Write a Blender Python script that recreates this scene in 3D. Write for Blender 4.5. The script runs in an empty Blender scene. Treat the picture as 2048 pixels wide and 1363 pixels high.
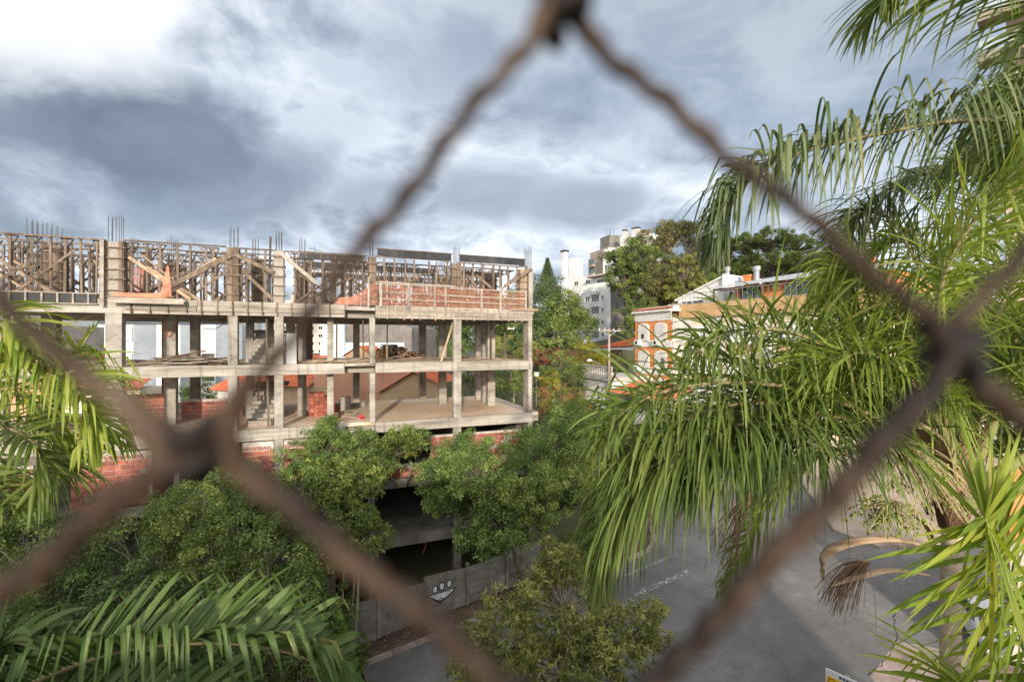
import bpy, bmesh, math, random
import numpy as np
from mathutils import Vector, Matrix
R = math.radians
random.seed(7); rng = np.random.default_rng(7)
sc = bpy.context.scene
col = sc.collection
E = 12.5                       # eye height above the datum (m)
FP, HOR = 910.2, 684.0         # focal length and horizon in photograph pixels (2048 wide)

# ------------------------------------------------------------------ camera
cam_d = bpy.data.cameras.new('camera'); cam = bpy.data.objects.new('camera', cam_d); col.objects.link(cam)
cam.location = (0, 0, E); cam.rotation_euler = (R(90), 0, 0)
cam_d.lens = 16; cam_d.sensor_width = 36; cam_d.clip_start = 0.004; cam_d.clip_end = 4000
cam_d.shift_y = 2.5 / 2048
cam_d.dof.use_dof = True; cam_d.dof.focus_distance = 22; cam_d.dof.aperture_fstop = 9.0
sc.camera = cam
sc.view_settings.view_transform = 'Standard'; sc.view_settings.look = 'None'
sc.view_settings.exposure = 0.5; sc.view_settings.gamma = 1.0

# ------------------------------------------------------------------ node helper
class NT:
    def __init__(s, tree): s.t = tree; s.t.nodes.clear()
    def n(s, typ, **kw):
        nd = s.t.nodes.new(typ)
        for k, v in kw.items():
            if k.startswith('i_'):
                key = k[2:]
                key = int(key) if key.isdigit() else key.replace('_', ' ')
                nd.inputs[key].default_value = v
            else: setattr(nd, k, v)
        return nd
    def l(s, a, b): s.t.links.new(a, b)
    def math(s, op, a, b=None, c=None, clamp=False):
        nd = s.n('ShaderNodeMath', operation=op, use_clamp=clamp)
        for i, v in enumerate((a, b, c)):
            if v is None: continue
            if isinstance(v, (int, float)): nd.inputs[i].default_value = v
            else: s.l(v, nd.inputs[i])
        return nd.outputs[0]
    def mix(s, fac, a, b):
        nd = s.n('ShaderNodeMix', data_type='RGBA')
        for i, v in ((0, fac), (6, a), (7, b)):
            if isinstance(v, (int, float)): nd.inputs[i].default_value = v
            elif isinstance(v, (tuple, list)): nd.inputs[i].default_value = (*v[:3], 1)
            else: s.l(v, nd.inputs[i])
        return nd.outputs[2]
    def ramp(s, fac, stops):
        nd = s.n('ShaderNodeValToRGB'); s.l(fac, nd.inputs[0]); e = nd.color_ramp.elements
        while len(e) < len(stops): e.new(0.5)
        for el, (p, c) in zip(e, stops):
            el.position = p; el.color = (*c, 1) if not isinstance(c, (int, float)) else (c, c, c, 1)
        return nd.outputs[0]
    def sstep(s, v, a, b, smooth=True):
        nd = s.n('ShaderNodeMapRange', interpolation_type='SMOOTHSTEP' if smooth else 'LINEAR')
        s.l(v, nd.inputs[0]); nd.inputs[1].default_value = a; nd.inputs[2].default_value = b
        return nd.outputs[0]

# ------------------------------------------------------------------ sky
SUN = Vector((0.08, -1.0, 0.262)).normalized()
w = bpy.data.worlds.new('World'); sc.world = w; w.use_nodes = True
t = NT(w.node_tree)
sky = t.n('ShaderNodeTexSky', sky_type='NISHITA', sun_disc=False)
sky.sun_elevation = math.asin(SUN.z); sky.sun_rotation = math.atan2(SUN.x, SUN.y)
tc = t.n('ShaderNodeTexCoord')
sep = t.n('ShaderNodeSeparateXYZ'); t.l(tc.outputs['Generated'], sep.inputs[0])
zz = t.math('ADD', t.math('MAXIMUM', sep.outputs[2], 0.0), 0.36)
pv = t.n('ShaderNodeCombineXYZ')
t.l(t.math('DIVIDE', sep.outputs[0], zz), pv.inputs[0]); t.l(t.math('DIVIDE', sep.outputs[1], zz), pv.inputs[1])
def wnoise(scale, det, rough, off, dist=0.0):
    mp = t.n('ShaderNodeMapping'); mp.inputs['Location'].default_value = off
    t.l(pv.outputs[0], mp.inputs[0])
    nz = t.n('ShaderNodeTexNoise', noise_dimensions='3D'); t.l(mp.outputs[0], nz.inputs['Vector'])
    nz.inputs['Scale'].default_value = scale; nz.inputs['Detail'].default_value = det
    nz.inputs['Roughness'].default_value = rough; nz.inputs['Distortion'].default_value = dist
    return nz.outputs[0]
n_big = wnoise(0.75, 6, 0.55, (3.1, 1.7, 0), 0.3)
n_mid = wnoise(1.7, 10, 0.60, (7.3, 2.2, 4), 0.35)
n_fin = wnoise(4.5, 8, 0.6, (1.3, 9.2, 2), 0.5)
def skyblob(px, py, rx, ry, warp):      # a cloud standing in one direction of the sky
    dx, dy, dz = (px - 1024) / FP, 1.0, (HOR - py) / FP
    L = math.sqrt(dx * dx + dy * dy + dz * dz); dx, dy, dz = dx / L, dy / L, dz / L
    q = dz + 0.36
    cx, cy = dx / q, dy / q
    ax = t.math('MULTIPLY', t.math('SUBTRACT', t.math('DIVIDE', sep.outputs[0], zz), cx), 1.0 / rx)
    ay = t.math('MULTIPLY', t.math('SUBTRACT', t.math('DIVIDE', sep.outputs[1], zz), cy), 1.0 / ry)
    d = t.math('SQRT', t.math('ADD', t.math('MULTIPLY', ax, ax), t.math('MULTIPLY', ay, ay)))
    d = t.math('ADD', d, t.math('MULTIPLY', t.math('SUBTRACT', t.math('ADD', t.math('MULTIPLY', n_mid, 0.7), t.math('MULTIPLY', n_fin, 0.55)), 0.62), warp))
    return t.math('SUBTRACT', 1.0, t.sstep(d, 0.30, 1.30))
shade = t.math('ADD', t.math('MULTIPLY', n_mid, 0.60), t.math('ADD', t.math('MULTIPLY', n_big, 0.26), t.math('MULTIPLY', n_fin, 0.26)))
shade = t.math('MULTIPLY', t.sstep(shade, 0.46, 0.72), 0.80)
for (px, py, rx, ry, wp, amt) in ((110, 235, 0.36, 0.32, 2.2, 0.9), (290, 310, 0.40, 0.38, 2.3, 0.95), (450, 390, 0.50, 0.32, 1.8, 0.85), (760, 400, 0.5, 0.22, 2.0, 0.62), (950, 395, 0.4, 0.2, 2.0, 0.66),
                                 (1150, 415, 0.34, 0.20, 1.8, 0.66), (870, 160, 0.22, 0.16, 2.0, 0.45), (640, 260, 0.3, 0.2, 2.0, 0.3), (700, 120, 0.14, 0.14, 2.0, 0.35)):
    shade = t.math('MAXIMUM', shade, t.math('MULTIPLY', skyblob(px, py, rx, ry, wp), amt))
# mottling inside the clouds
shade = t.math('ADD', shade, t.math('MULTIPLY', t.math('SUBTRACT', n_fin, 0.5), 0.42), clamp=True)
bright = skyblob(90, 0, 0.34, 0.17, 1.8)
shade = t.math('MULTIPLY', shade, t.math('SUBTRACT', 1.0, t.math('MULTIPLY', bright, 0.7)))
cloud = t.ramp(shade, [(0.0, (0.83, 0.86, 0.90)), (0.28, (0.55, 0.60, 0.68)), (0.6, (0.33, 0.38, 0.46)), (1.0, (0.135, 0.165, 0.225))])
cloud = t.mix(t.math('MULTIPLY', bright, 0.75), cloud, (0.82, 0.82, 0.81))
gap = t.math('MAXIMUM', t.math('MULTIPLY', t.sstep(n_big, 0.50, 0.66), 0.30), t.math('MULTIPLY', skyblob(1600, 90, 0.9, 0.4, 1.6), 0.7))
# glow of the veiled sun, out of view, added to lift fill in the shade
dsun = t.n('ShaderNodeVectorMath', operation='DOT_PRODUCT'); t.l(tc.outputs['Generated'], dsun.inputs[0]); dsun.inputs[1].default_value = SUN
glow = t.math('MULTIPLY', t.math('POWER', t.math('MAXIMUM', dsun.outputs['Value'], 0.0), 2.2), 1.5)
gl = t.n('ShaderNodeBackground'); gl.inputs[0].default_value = (1.0, 0.93, 0.82, 1); t.l(glow, gl.inputs[1])
bgc = t.n('ShaderNodeBackground'); t.l(cloud, bgc.inputs[0]); bgc.inputs[1].default_value = 1.05
bgs = t.n('ShaderNodeBackground'); t.l(sky.outputs[0], bgs.inputs[0]); bgs.inputs[1].default_value = 0.085
mxs = t.n('ShaderNodeMixShader'); t.l(t.math('ADD', t.math('MULTIPLY', gap, 0.75), 0.10), mxs.inputs[0]); t.l(bgc.outputs[0], mxs.inputs[1]); t.l(bgs.outputs[0], mxs.inputs[2])
add = t.n('ShaderNodeAddShader'); t.l(mxs.outputs[0], add.inputs[0]); t.l(gl.outputs[0], add.inputs[1])
out = t.n('ShaderNodeOutputWorld'); t.l(add.outputs[0], out.inputs[0])
# ------------------------------------------------------------------ sun (low, behind the camera, veiled)
sd = bpy.data.lights.new('sun', 'SUN'); sd.energy = 3.6; sd.angle = R(2.0); sd.color = (1.0, 0.88, 0.72)
so = bpy.data.objects.new('sun', sd); col.objects.link(so)
so.rotation_euler = (-SUN).to_track_quat('-Z', 'Y').to_euler(); so.location = (0, -5, 40)

# ------------------------------------------------------------------ materials
MATS = {}
def newmat(name):
    m = bpy.data.materials.new(name); m.use_nodes = True; MATS[name] = m
    return m, NT(m.node_tree)
def coords(t, scale=1.0, obj=True, stretch=None):
    tc = t.n('ShaderNodeTexCoord'); mp = t.n('ShaderNodeMapping')
    t.l(tc.outputs['Object'], mp.inputs[0])
    s = stretch or (1, 1, 1); mp.inputs['Scale'].default_value = tuple(scale * v for v in s)
    oi = t.n('ShaderNodeObjectInfo')
    cb = t.n('ShaderNodeCombineXYZ')
    r = t.math('MULTIPLY', oi.outputs['Random'], 37.0)
    for i in range(3): t.l(r, cb.inputs[i])
    t.l(cb.outputs[0], mp.inputs['Location'])
    return mp.outputs[0], oi.outputs['Random']
def noise(t, vec, scale, det=5, rough=0.6, dist=0.0):
    nz = t.n('ShaderNodeTexNoise'); t.l(vec, nz.inputs['Vector'])
    nz.inputs['Scale'].default_value = scale; nz.inputs['Detail'].default_value = det
    nz.inputs['Roughness'].default_value = rough; nz.inputs['Distortion'].default_value = dist
    return nz.outputs[0]
def finish(t, color, rough=0.8, bump=None, bstr=0.3, bdist=0.02, metal=0.0, spec=0.3):
    b = t.n('ShaderNodeBsdfPrincipled')
    if isinstance(color, tuple): b.inputs['Base Color'].default_value = (*color, 1)
    else: t.l(color, b.inputs['Base Color'])
    if isinstance(rough, (int, float)): b.inputs['Roughness'].default_value = rough
    else: t.l(rough, b.inputs['Roughness'])
    b.inputs['Metallic'].default_value = metal; b.inputs['Specular IOR Level'].default_value = spec
    if bump is not None:
        bp = t.n('ShaderNodeBump'); bp.inputs['Strength'].default_value = bstr; bp.inputs['Distance'].default_value = bdist
        t.l(bump, bp.inputs['Height']); t.l(bp.outputs[0], b.inputs['Normal'])
    o = t.n('ShaderNodeOutputMaterial'); t.l(b.outputs[0], o.inputs[0])
    return b
def mat_blotch(name, cols, scale=1.0, stretch=None, rough=0.85, bstr=0.3, bdist=0.01, vary=0.25, spec=0.25, fine=9.0, streak=0.0, streak_col=(0.08, 0.07, 0.06)):
    m, t = newmat(name)
    v, rnd = coords(t, 1.0, stretch=stretch)
    a = noise(t, v, scale, 6, 0.62, 0.3); b = noise(t, v, scale * fine, 5, 0.65)
    f = t.math('ADD', t.math('MULTIPLY', a, 0.72), t.math('MULTIPLY', b, 0.28))
    n = len(cols)
    c = t.ramp(f, [(0.34 + 0.32 * i / max(1, n - 1), cc) for i, cc in enumerate(cols)])
    if streak > 0:
        v2, _ = coords(t, 1.0, stretch=(2.2, 2.2, 0.16))
        s = noise(t, v2, 2.0, 6, 0.7)
        c = t.mix(t.math('MULTIPLY', t.sstep(s, 0.50, 0.72), streak), c, streak_col)
    br = t.math('ADD', 1.0 - vary / 2, t.math('MULTIPLY', rnd, vary))
    hs = t.n('ShaderNodeHueSaturation'); t.l(c, hs.inputs['Color']); t.l(br, hs.inputs['Value'])
    finish(t, hs.outputs[0], rough, f, bstr, bdist, spec=spec)
    return m
def mat_leaf(name, cols, transl=0.35, rough=0.5, tcol=None, spec=0.3, dry=None):
    m, t = newmat(name)
    g = t.n('ShaderNodeNewGeometry')
    st = [((0.96 if dry else 1.0) * i / max(1, len(cols) - 1), cc) for i, cc in enumerate(cols)] + ([(0.995, dry)] if dry else [])
    c = t.ramp(g.outputs['Random Per Island'], st)
    at = t.n('ShaderNodeAttribute', attribute_name='tone')
    hv = t.n('ShaderNodeHueSaturation'); t.l(c, hv.inputs['Color']); t.l(t.math('ADD', 1.0, at.outputs['Fac']), hv.inputs['Value'])
    t.l(t.math('ADD', 0.5, t.math('MULTIPLY', at.outputs['Fac'], -0.035)), hv.inputs['Hue']); c = hv.outputs[0]
    b = t.n('ShaderNodeBsdfPrincipled'); t.l(c, b.inputs['Base Color']); b.inputs['Roughness'].default_value = rough
    b.inputs['Specular IOR Level'].default_value = spec
    tr = t.n('ShaderNodeBsdfTranslucent')
    hs = t.n('ShaderNodeHueSaturation'); t.l(c, hs.inputs['Color']); hs.inputs['Value'].default_value = 1.5; hs.inputs['Hue'].default_value = 0.485
    hs.inputs['Saturation'].default_value = 1.1
    t.l(hs.outputs[0], tr.inputs[0])
    mx = t.n('ShaderNodeMixShader'); mx.inputs[0].default_value = transl
    t.l(b.outputs[0], mx.inputs[1]); t.l(tr.outputs[0], mx.inputs[2])
    o = t.n('ShaderNodeOutputMaterial'); t.l(mx.outputs[0], o.inputs[0])
    return m
def mat_plain(name, colr, rough=0.5, metal=0.0, spec=0.4, vary=0.0):
    m, t = newmat(name)
    v, rnd = coords(t, 1.0)
    a = noise(t, v, 3.0, 4)
    c = t.mix(t.math('MULTIPLY', a, 0.25), colr, tuple(x * 0.72 for x in colr))
    if vary:
        br = t.math('ADD', 1.0 - vary / 2, t.math('MULTIPLY', rnd, vary))
        hs = t.n('ShaderNodeHueSaturation'); t.l(c, hs.inputs['Color']); t.l(br, hs.inputs['Value']); c = hs.outputs[0]
    finish(t, c, rough, None, metal=metal, spec=spec)
    return m
def mat_glass(name, tint=(0.03, 0.04, 0.05), rough=0.06):
    m, t = newmat(name)
    v, rnd = coords(t, 1.0)
    a = noise(t, v, 0.7, 3)
    c = t.mix(a, tint, tuple(min(1, x * 2.2 + 0.02) for x in tint))
    finish(t, c, rough, None, spec=0.9)
    return m

mat_blotch('concrete', [(0.15, 0.13, 0.11), (0.30, 0.275, 0.24), (0.45, 0.42, 0.375)], 0.9, (1, 1, 1.6), streak=0.65, bstr=0.6, vary=0.18)
mat_blotch('board_concrete', [(0.17, 0.148, 0.125), (0.33, 0.30, 0.26), (0.49, 0.455, 0.405)], 0.8, (0.35, 1, 4.0), streak=0.6, bstr=0.6, vary=0.15)
mat_blotch('slab_floor', [(0.42, 0.26, 0.15), (0.56, 0.43, 0.31), (0.62, 0.55, 0.47)], 0.28, bstr=0.3, vary=0.05, fine=14)
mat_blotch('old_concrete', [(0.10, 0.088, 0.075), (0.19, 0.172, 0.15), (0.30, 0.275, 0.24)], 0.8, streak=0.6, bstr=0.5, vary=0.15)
mat_blotch('wood', [(0.070, 0.048, 0.036), (0.150, 0.110, 0.082), (0.250, 0.200, 0.155)], 1.6, (3, 3, 0.5), bstr=0.4, vary=0.55)
mat_blotch('wood_pale', [(0.20, 0.145, 0.10), (0.34, 0.255, 0.175), (0.46, 0.36, 0.25)], 1.6, (3, 3, 0.5), bstr=0.4, vary=0.4)
mat_blotch('wood_grey', [(0.17, 0.14, 0.115), (0.30, 0.265, 0.225), (0.42, 0.385, 0.34)], 1.2, (0.6, 3, 3), bstr=0.4, vary=0.35)
mat_blotch('wood_dark', [(0.05, 0.03, 0.02), (0.12, 0.075, 0.05), (0.20, 0.135, 0.09)], 1.6, (3, 3, 0.6), bstr=0.4, vary=0.6)
mat_blotch('log_end', [(0.07, 0.04, 0.025), (0.17, 0.105, 0.06), (0.28, 0.19, 0.12)], 6, bstr=0.3, vary=0.6)
mat_blotch('formply', [(0.012, 0.013, 0.016), (0.022, 0.023, 0.027), (0.06, 0.058, 0.055)], 1.3, bstr=0.1, vary=0.5, rough=0.55)
mat_blotch('brick', [(0.17, 0.045, 0.030), (0.28, 0.088, 0.060), (0.38, 0.17, 0.125)], 2.2, bstr=0.35, vary=0.6)
mat_blotch('mortar', [(0.24, 0.20, 0.175), (0.42, 0.38, 0.34), (0.58, 0.54, 0.50)], 2.5, bstr=0.6, vary=0.1)
mat_blotch('soil', [(0.045, 0.028, 0.02), (0.095, 0.064, 0.045), (0.17, 0.12, 0.085)], 0.8, bstr=0.8, bdist=0.05, vary=0)
mat_blotch('terrain', [(0.035, 0.045, 0.02), (0.07, 0.075, 0.035), (0.12, 0.10, 0.06)], 0.15, bstr=0.6, bdist=0.1, vary=0)
mat_blotch('paving', [(0.22, 0.17, 0.13), (0.33, 0.27, 0.21), (0.42, 0.35, 0.28)], 0.5, bstr=0.3, vary=0)
mat_blotch('kerb', [(0.16, 0.12, 0.10), (0.27, 0.21, 0.185), (0.36, 0.30, 0.27)], 1.5, bstr=0.4, vary=0.2)
mat_blotch('white_paint', [(0.46, 0.46, 0.45), (0.62, 0.62, 0.61), (0.70, 0.70, 0.69)], 0.35, streak=0.22, streak_col=(0.28, 0.27, 0.25), bstr=0.1, vary=0.05)
mat_blotch('white_trim', [(0.52, 0.50, 0.47), (0.66, 0.64, 0.60), (0.74, 0.72, 0.68)], 0.6, bstr=0.1, vary=0.08)
mat_blotch('grey_paint', [(0.17, 0.19, 0.225), (0.22, 0.245, 0.285), (0.26, 0.285, 0.325)], 0.3, bstr=0.1, vary=0.05)
mat_blotch('dark_grey_paint', [(0.07, 0.08, 0.10), (0.10, 0.115, 0.14)], 0.4, bstr=0.1, vary=0.05)
mat_blotch('dark_render', [(0.10, 0.09, 0.085), (0.17, 0.155, 0.15), (0.24, 0.225, 0.22)], 0.6, streak=0.5, bstr=0.3, vary=0.05)
mat_blotch('pale_render', [(0.30, 0.285, 0.26), (0.42, 0.40, 0.37), (0.52, 0.50, 0.47)], 0.4, streak=0.4, bstr=0.2, vary=0.1)
mat_blotch('pale_blue_paint', [(0.42, 0.48, 0.53), (0.50, 0.56, 0.61), (0.56, 0.62, 0.67)], 0.5, streak=0.12, bstr=0.1)
mat_blotch('ochre_stucco', [(0.38, 0.235, 0.105), (0.47, 0.305, 0.15), (0.54, 0.37, 0.20)], 1.2, bstr=0.5, vary=0.05)
mat_blotch('cream_paint', [(0.56, 0.46, 0.33), (0.66, 0.57, 0.43), (0.72, 0.64, 0.52)], 0.5, streak=0.2, bstr=0.1)
mat_blotch('tan_paint', [(0.27, 0.225, 0.18), (0.34, 0.29, 0.24), (0.40, 0.35, 0.30)], 0.3, bstr=0.1)
mat_blotch('orange_face_brick', [(0.52, 0.17, 0.055), (0.62, 0.235, 0.085), (0.68, 0.30, 0.13)], 1.5, bstr=0.3, vary=0.05)
mat_blotch('terracotta_paint', [(0.40, 0.20, 0.125), (0.48, 0.26, 0.17), (0.54, 0.31, 0.21)], 0.5, streak=0.3, streak_col=(0.22, 0.12, 0.08), bstr=0.15)
mat_blotch('peach_paint', [(0.44, 0.29, 0.17), (0.52, 0.36, 0.22), (0.58, 0.42, 0.28)], 0.5, streak=0.25, streak_col=(0.25, 0.16, 0.10), bstr=0.15)
mat_blotch('olive_paint', [(0.27, 0.27, 0.14), (0.34, 0.33, 0.18), (0.40, 0.385, 0.23)], 0.5, streak=0.2, bstr=0.1)
mat_blotch('pink_render', [(0.48, 0.36, 0.31), (0.55, 0.42, 0.37), (0.60, 0.48, 0.43)], 0.3, bstr=0.05)
mat_blotch('roof_tile', [(0.32, 0.07, 0.03), (0.50, 0.13, 0.055), (0.60, 0.21, 0.10)], 1.5, bstr=0.3, vary=0.35)
mat_blotch('zinc', [(0.28, 0.30, 0.32), (0.40, 0.42, 0.44), (0.50, 0.52, 0.54)], 0.4, bstr=0.1, rough=0.5, vary=0.1)
mat_blotch('bark', [(0.07, 0.055, 0.04), (0.15, 0.12, 0.09), (0.24, 0.20, 0.16)], 3, (1, 1, 0.3), bstr=0.6, vary=0.2)
mat_blotch('pale_bark', [(0.22, 0.18, 0.135), (0.34, 0.29, 0.22), (0.46, 0.40, 0.32)], 4, (1, 1, 0.3), bstr=0.4, vary=0.2)
mat_blotch('palm_bark', [(0.28, 0.21, 0.15), (0.44, 0.35, 0.26), (0.56, 0.47, 0.37)], 2.5, (1, 1, 4), bstr=0.6, vary=0.1)
mat_blotch('palm_fibre', [(0.10, 0.055, 0.03), (0.22, 0.135, 0.08), (0.36, 0.25, 0.16)], 6, (3, 3, 0.4), bstr=0.8, vary=0.3)
mat_blotch('spathe', [(0.20, 0.12, 0.07), (0.38, 0.26, 0.165), (0.52, 0.39, 0.27)], 5, (0.5, 3, 3), bstr=0.4, vary=0.2)
mat_blotch('rachis', [(0.15, 0.125, 0.06), (0.24, 0.20, 0.10), (0.34, 0.28, 0.16)], 3, bstr=0.2, vary=0.25)
mat_blotch('petiole', [(0.12, 0.17, 0.045), (0.22, 0.24, 0.08), (0.36, 0.30, 0.17)], 3, bstr=0.2, vary=0.3)
mat_blotch('shaded_rust_wire', [(0.0037, 0.0025, 0.0019), (0.0124, 0.0068, 0.0043), (0.0384, 0.0211, 0.0118), (0.0930, 0.0639, 0.0446)], 55, bstr=0.8, bdist=0.0005, vary=0.1, rough=0.65, fine=9)  # rust noise darkened overall, standing in for shade cast from behind the lens
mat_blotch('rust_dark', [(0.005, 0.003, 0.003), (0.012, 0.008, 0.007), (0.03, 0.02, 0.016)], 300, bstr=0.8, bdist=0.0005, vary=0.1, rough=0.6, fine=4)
mat_blotch('pole_wood', [(0.13, 0.10, 0.08), (0.22, 0.18, 0.145), (0.30, 0.26, 0.22)], 2, (1, 1, 0.2), bstr=0.4)
mat_blotch('parapet_render', [(0.35, 0.33, 0.30), (0.45, 0.43, 0.40)], 0.5, bstr=0.1)
mat_plain('steel', (0.10, 0.09, 0.085), 0.5, 0.6, vary=0.4)
mat_plain('grey_metal', (0.30, 0.31, 0.32), 0.45, 0.4)
mat_plain('white_metal', (0.74, 0.74, 0.73), 0.4, vary=0.1)
mat_plain('dark_metal', (0.03, 0.03, 0.032), 0.5)
mat_plain('shutter_white', (0.60, 0.58, 0.55), 0.5, vary=0.06)
mat_plain('curtain', (0.70, 0.71, 0.72), 0.7)
mat_plain('black_cable', (0.03, 0.02, 0.02), 0.6)
mat_plain('wire_cable', (0.32, 0.31, 0.30), 0.6)
mat_plain('orange_hose', (0.60, 0.14, 0.03), 0.5)
mat_plain('car_white', (0.75, 0.75, 0.74), 0.25, spec=0.6)
mat_plain('car_black', (0.012, 0.012, 0.014), 0.2, spec=0.6)
mat_plain('car_silver', (0.30, 0.31, 0.32), 0.25, 0.5)
mat_plain('tyre', (0.015, 0.015, 0.015), 0.85)
mat_plain('red_lamp', (0.5, 0.02, 0.02), 0.3)
mat_plain('sign_yellow', (0.80, 0.56, 0.01), 0.4)
mat_plain('sign_white', (0.80, 0.80, 0.78), 0.4)
mat_plain('sign_ink', (0.03, 0.04, 0.12), 0.5)
mat_plain('sign_red', (0.5, 0.05, 0.03), 0.5)
mat_plain('graffiti_black', (0.008, 0.008, 0.010), 0.8)
mat_blotch('graffiti_silver', [(0.30, 0.31, 0.34), (0.52, 0.54, 0.57), (0.66, 0.67, 0.69)], 3, bstr=0.0, vary=0)
mat_plain('terrace_glass_frame', (0.72, 0.72, 0.71), 0.4)
mat_plain('red_bag', (0.55, 0.02, 0.03), 0.5)
mat_plain('green_box', (0.01, 0.02, 0.018), 0.5)
mat_plain('seed', (0.24, 0.30, 0.05), 0.45, vary=0.3)
mat_plain('strand', (0.46, 0.38, 0.20), 0.7)
mat_plain('strand_brown', (0.20, 0.12, 0.07), 0.8)
mat_glass('glass'); mat_glass('glass_green', (0.06, 0.11, 0.11)); mat_glass('glass_dark', (0.012, 0.012, 0.013), 0.15)
# asphalt, worn paint, net
m, t = newmat('asphalt')
v, _ = coords(t, 1.0)
a = noise(t, v, 0.22, 6, 0.6); b = noise(t, v, 28, 4, 0.7); c3 = noise(t, v, 2.2, 5, 0.7)
f = t.math('ADD', t.math('MULTIPLY', a, 0.5), t.math('ADD', t.math('MULTIPLY', b, 0.32), t.math('MULTIPLY', c3, 0.18)))
cc = t.ramp(f, [(0.36, (0.070, 0.068, 0.068)), (0.5, (0.128, 0.124, 0.122)), (0.62, (0.21, 0.20, 0.192))])
finish(t, cc, 0.85, b, 0.5, 0.01, spec=0.3)
mat_blotch('asphalt_dark', [(0.045, 0.045, 0.047), (0.075, 0.074, 0.075), (0.11, 0.108, 0.105)], 0.8, bstr=0.4, vary=0, fine=30)
m, t = newmat('road_paint')
v, _ = coords(t, 1.0)
a = noise(t, v, 9, 8, 0.8)
bs = t.n('ShaderNodeBsdfPrincipled'); bs.inputs['Base Color'].default_value = (0.50, 0.50, 0.48, 1); bs.inputs['Roughness'].default_value = 0.8
tp = t.n('ShaderNodeBsdfTransparent'); mx = t.n('ShaderNodeMixShader')
t.l(t.sstep(a, 0.51, 0.58), mx.inputs[0]); t.l(tp.outputs[0], mx.inputs[1]); t.l(bs.outputs[0], mx.inputs[2])
o = t.n('ShaderNodeOutputMaterial'); t.l(mx.outputs[0], o.inputs[0])
m, t = newmat('net')
b = t.n('ShaderNodeBsdfPrincipled'); b.inputs['Base Color'].default_value = (0.78, 0.32, 0.20, 1); b.inputs['Roughness'].default_value = 0.6
tr = t.n('ShaderNodeBsdfTranslucent'); tr.inputs[0].default_value = (0.85, 0.40, 0.27, 1)
mx = t.n('ShaderNodeMixShader'); mx.inputs[0].default_value = 0.4; t.l(b.outputs[0], mx.inputs[1]); t.l(tr.outputs[0], mx.inputs[2])
o = t.n('ShaderNodeOutputMaterial'); t.l(mx.outputs[0], o.inputs[0])
m, t = newmat('clear_glass')
b = t.n('ShaderNodeBsdfPrincipled'); b.inputs['Base Color'].default_value = (0.75, 0.80, 0.80, 1); b.inputs['Roughness'].default_value = 0.05
tp = t.n('ShaderNodeBsdfTransparent'); tp.inputs[0].default_value = (0.85, 0.9, 0.9, 1)
mx = t.n('ShaderNodeMixShader'); mx.inputs[0].default_value = 0.3; t.l(tp.outputs[0], mx.inputs[1]); t.l(b.outputs[0], mx.inputs[2])
o = t.n('ShaderNodeOutputMaterial'); t.l(mx.outputs[0], o.inputs[0])
# foliage
mat_leaf('leaf_dark', [(0.0421, 0.0702, 0.0281), (0.0803, 0.1271, 0.0484), (0.1381, 0.1856, 0.0671)])
mat_leaf('leaf_mid', [(0.0663, 0.1115, 0.0320), (0.1342, 0.1973, 0.0523), (0.2332, 0.2824, 0.0803)])
mat_leaf('leaf_bright', [(0.0800, 0.1290, 0.0310), (0.1531, 0.2184, 0.0525), (0.2726, 0.3087, 0.0937)])
mat_leaf('leaf_shrub', [(0.0760, 0.1328, 0.0344), (0.1272, 0.2120, 0.0520), (0.1856, 0.2208, 0.0696), (0.2032, 0.3264, 0.0936)])
mat_leaf('leaf_yellow', [(0.105, 0.135, 0.032), (0.190, 0.215, 0.055), (0.300, 0.290, 0.085), (0.210, 0.250, 0.080)])
mat_leaf('leaf_gold', [(0.18, 0.17, 0.02), (0.32, 0.29, 0.03), (0.24, 0.27, 0.04)])
mat_leaf('leaf_orange', [(0.20, 0.10, 0.03), (0.32, 0.16, 0.05), (0.24, 0.17, 0.06)])
mat_leaf('leaf_olive', [(0.091, 0.104, 0.034), (0.155, 0.161, 0.055), (0.237, 0.207, 0.085)])
mat_leaf('leaf_flower', [(0.10, 0.10, 0.04), (0.40, 0.06, 0.04), (0.22, 0.12, 0.07), (0.08, 0.12, 0.04)])
mat_leaf('palm_green', [(0.066, 0.106, 0.017), (0.106, 0.154, 0.027), (0.167, 0.207, 0.051)], 0.28, 0.52, spec=0.28, dry=(0.26, 0.21, 0.07))
mat_leaf('palm_deep', [(0.040, 0.075, 0.016), (0.070, 0.115, 0.026), (0.125, 0.165, 0.055)], 0.22, 0.52, spec=0.28, dry=(0.26, 0.21, 0.07))
mat_leaf('palm_bright', [(0.120, 0.180, 0.026), (0.175, 0.240, 0.036), (0.24, 0.29, 0.06)], 0.35, 0.52, spec=0.28, dry=(0.26, 0.21, 0.07))
mat_leaf('palm_grey', [(0.060, 0.090, 0.030), (0.095, 0.130, 0.046), (0.155, 0.180, 0.085)], 0.22, 0.52, spec=0.28, dry=(0.26, 0.21, 0.07))
mat_leaf('palm_lemon', [(0.13, 0.20, 0.022), (0.20, 0.27, 0.035), (0.30, 0.33, 0.055)], 0.4, 0.52, spec=0.28, dry=(0.26, 0.21, 0.07))
mat_leaf('palm_dry', [(0.24, 0.14, 0.08), (0.36, 0.24, 0.14), (0.16, 0.15, 0.05)], 0.2, 0.6)
M = MATS

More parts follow.
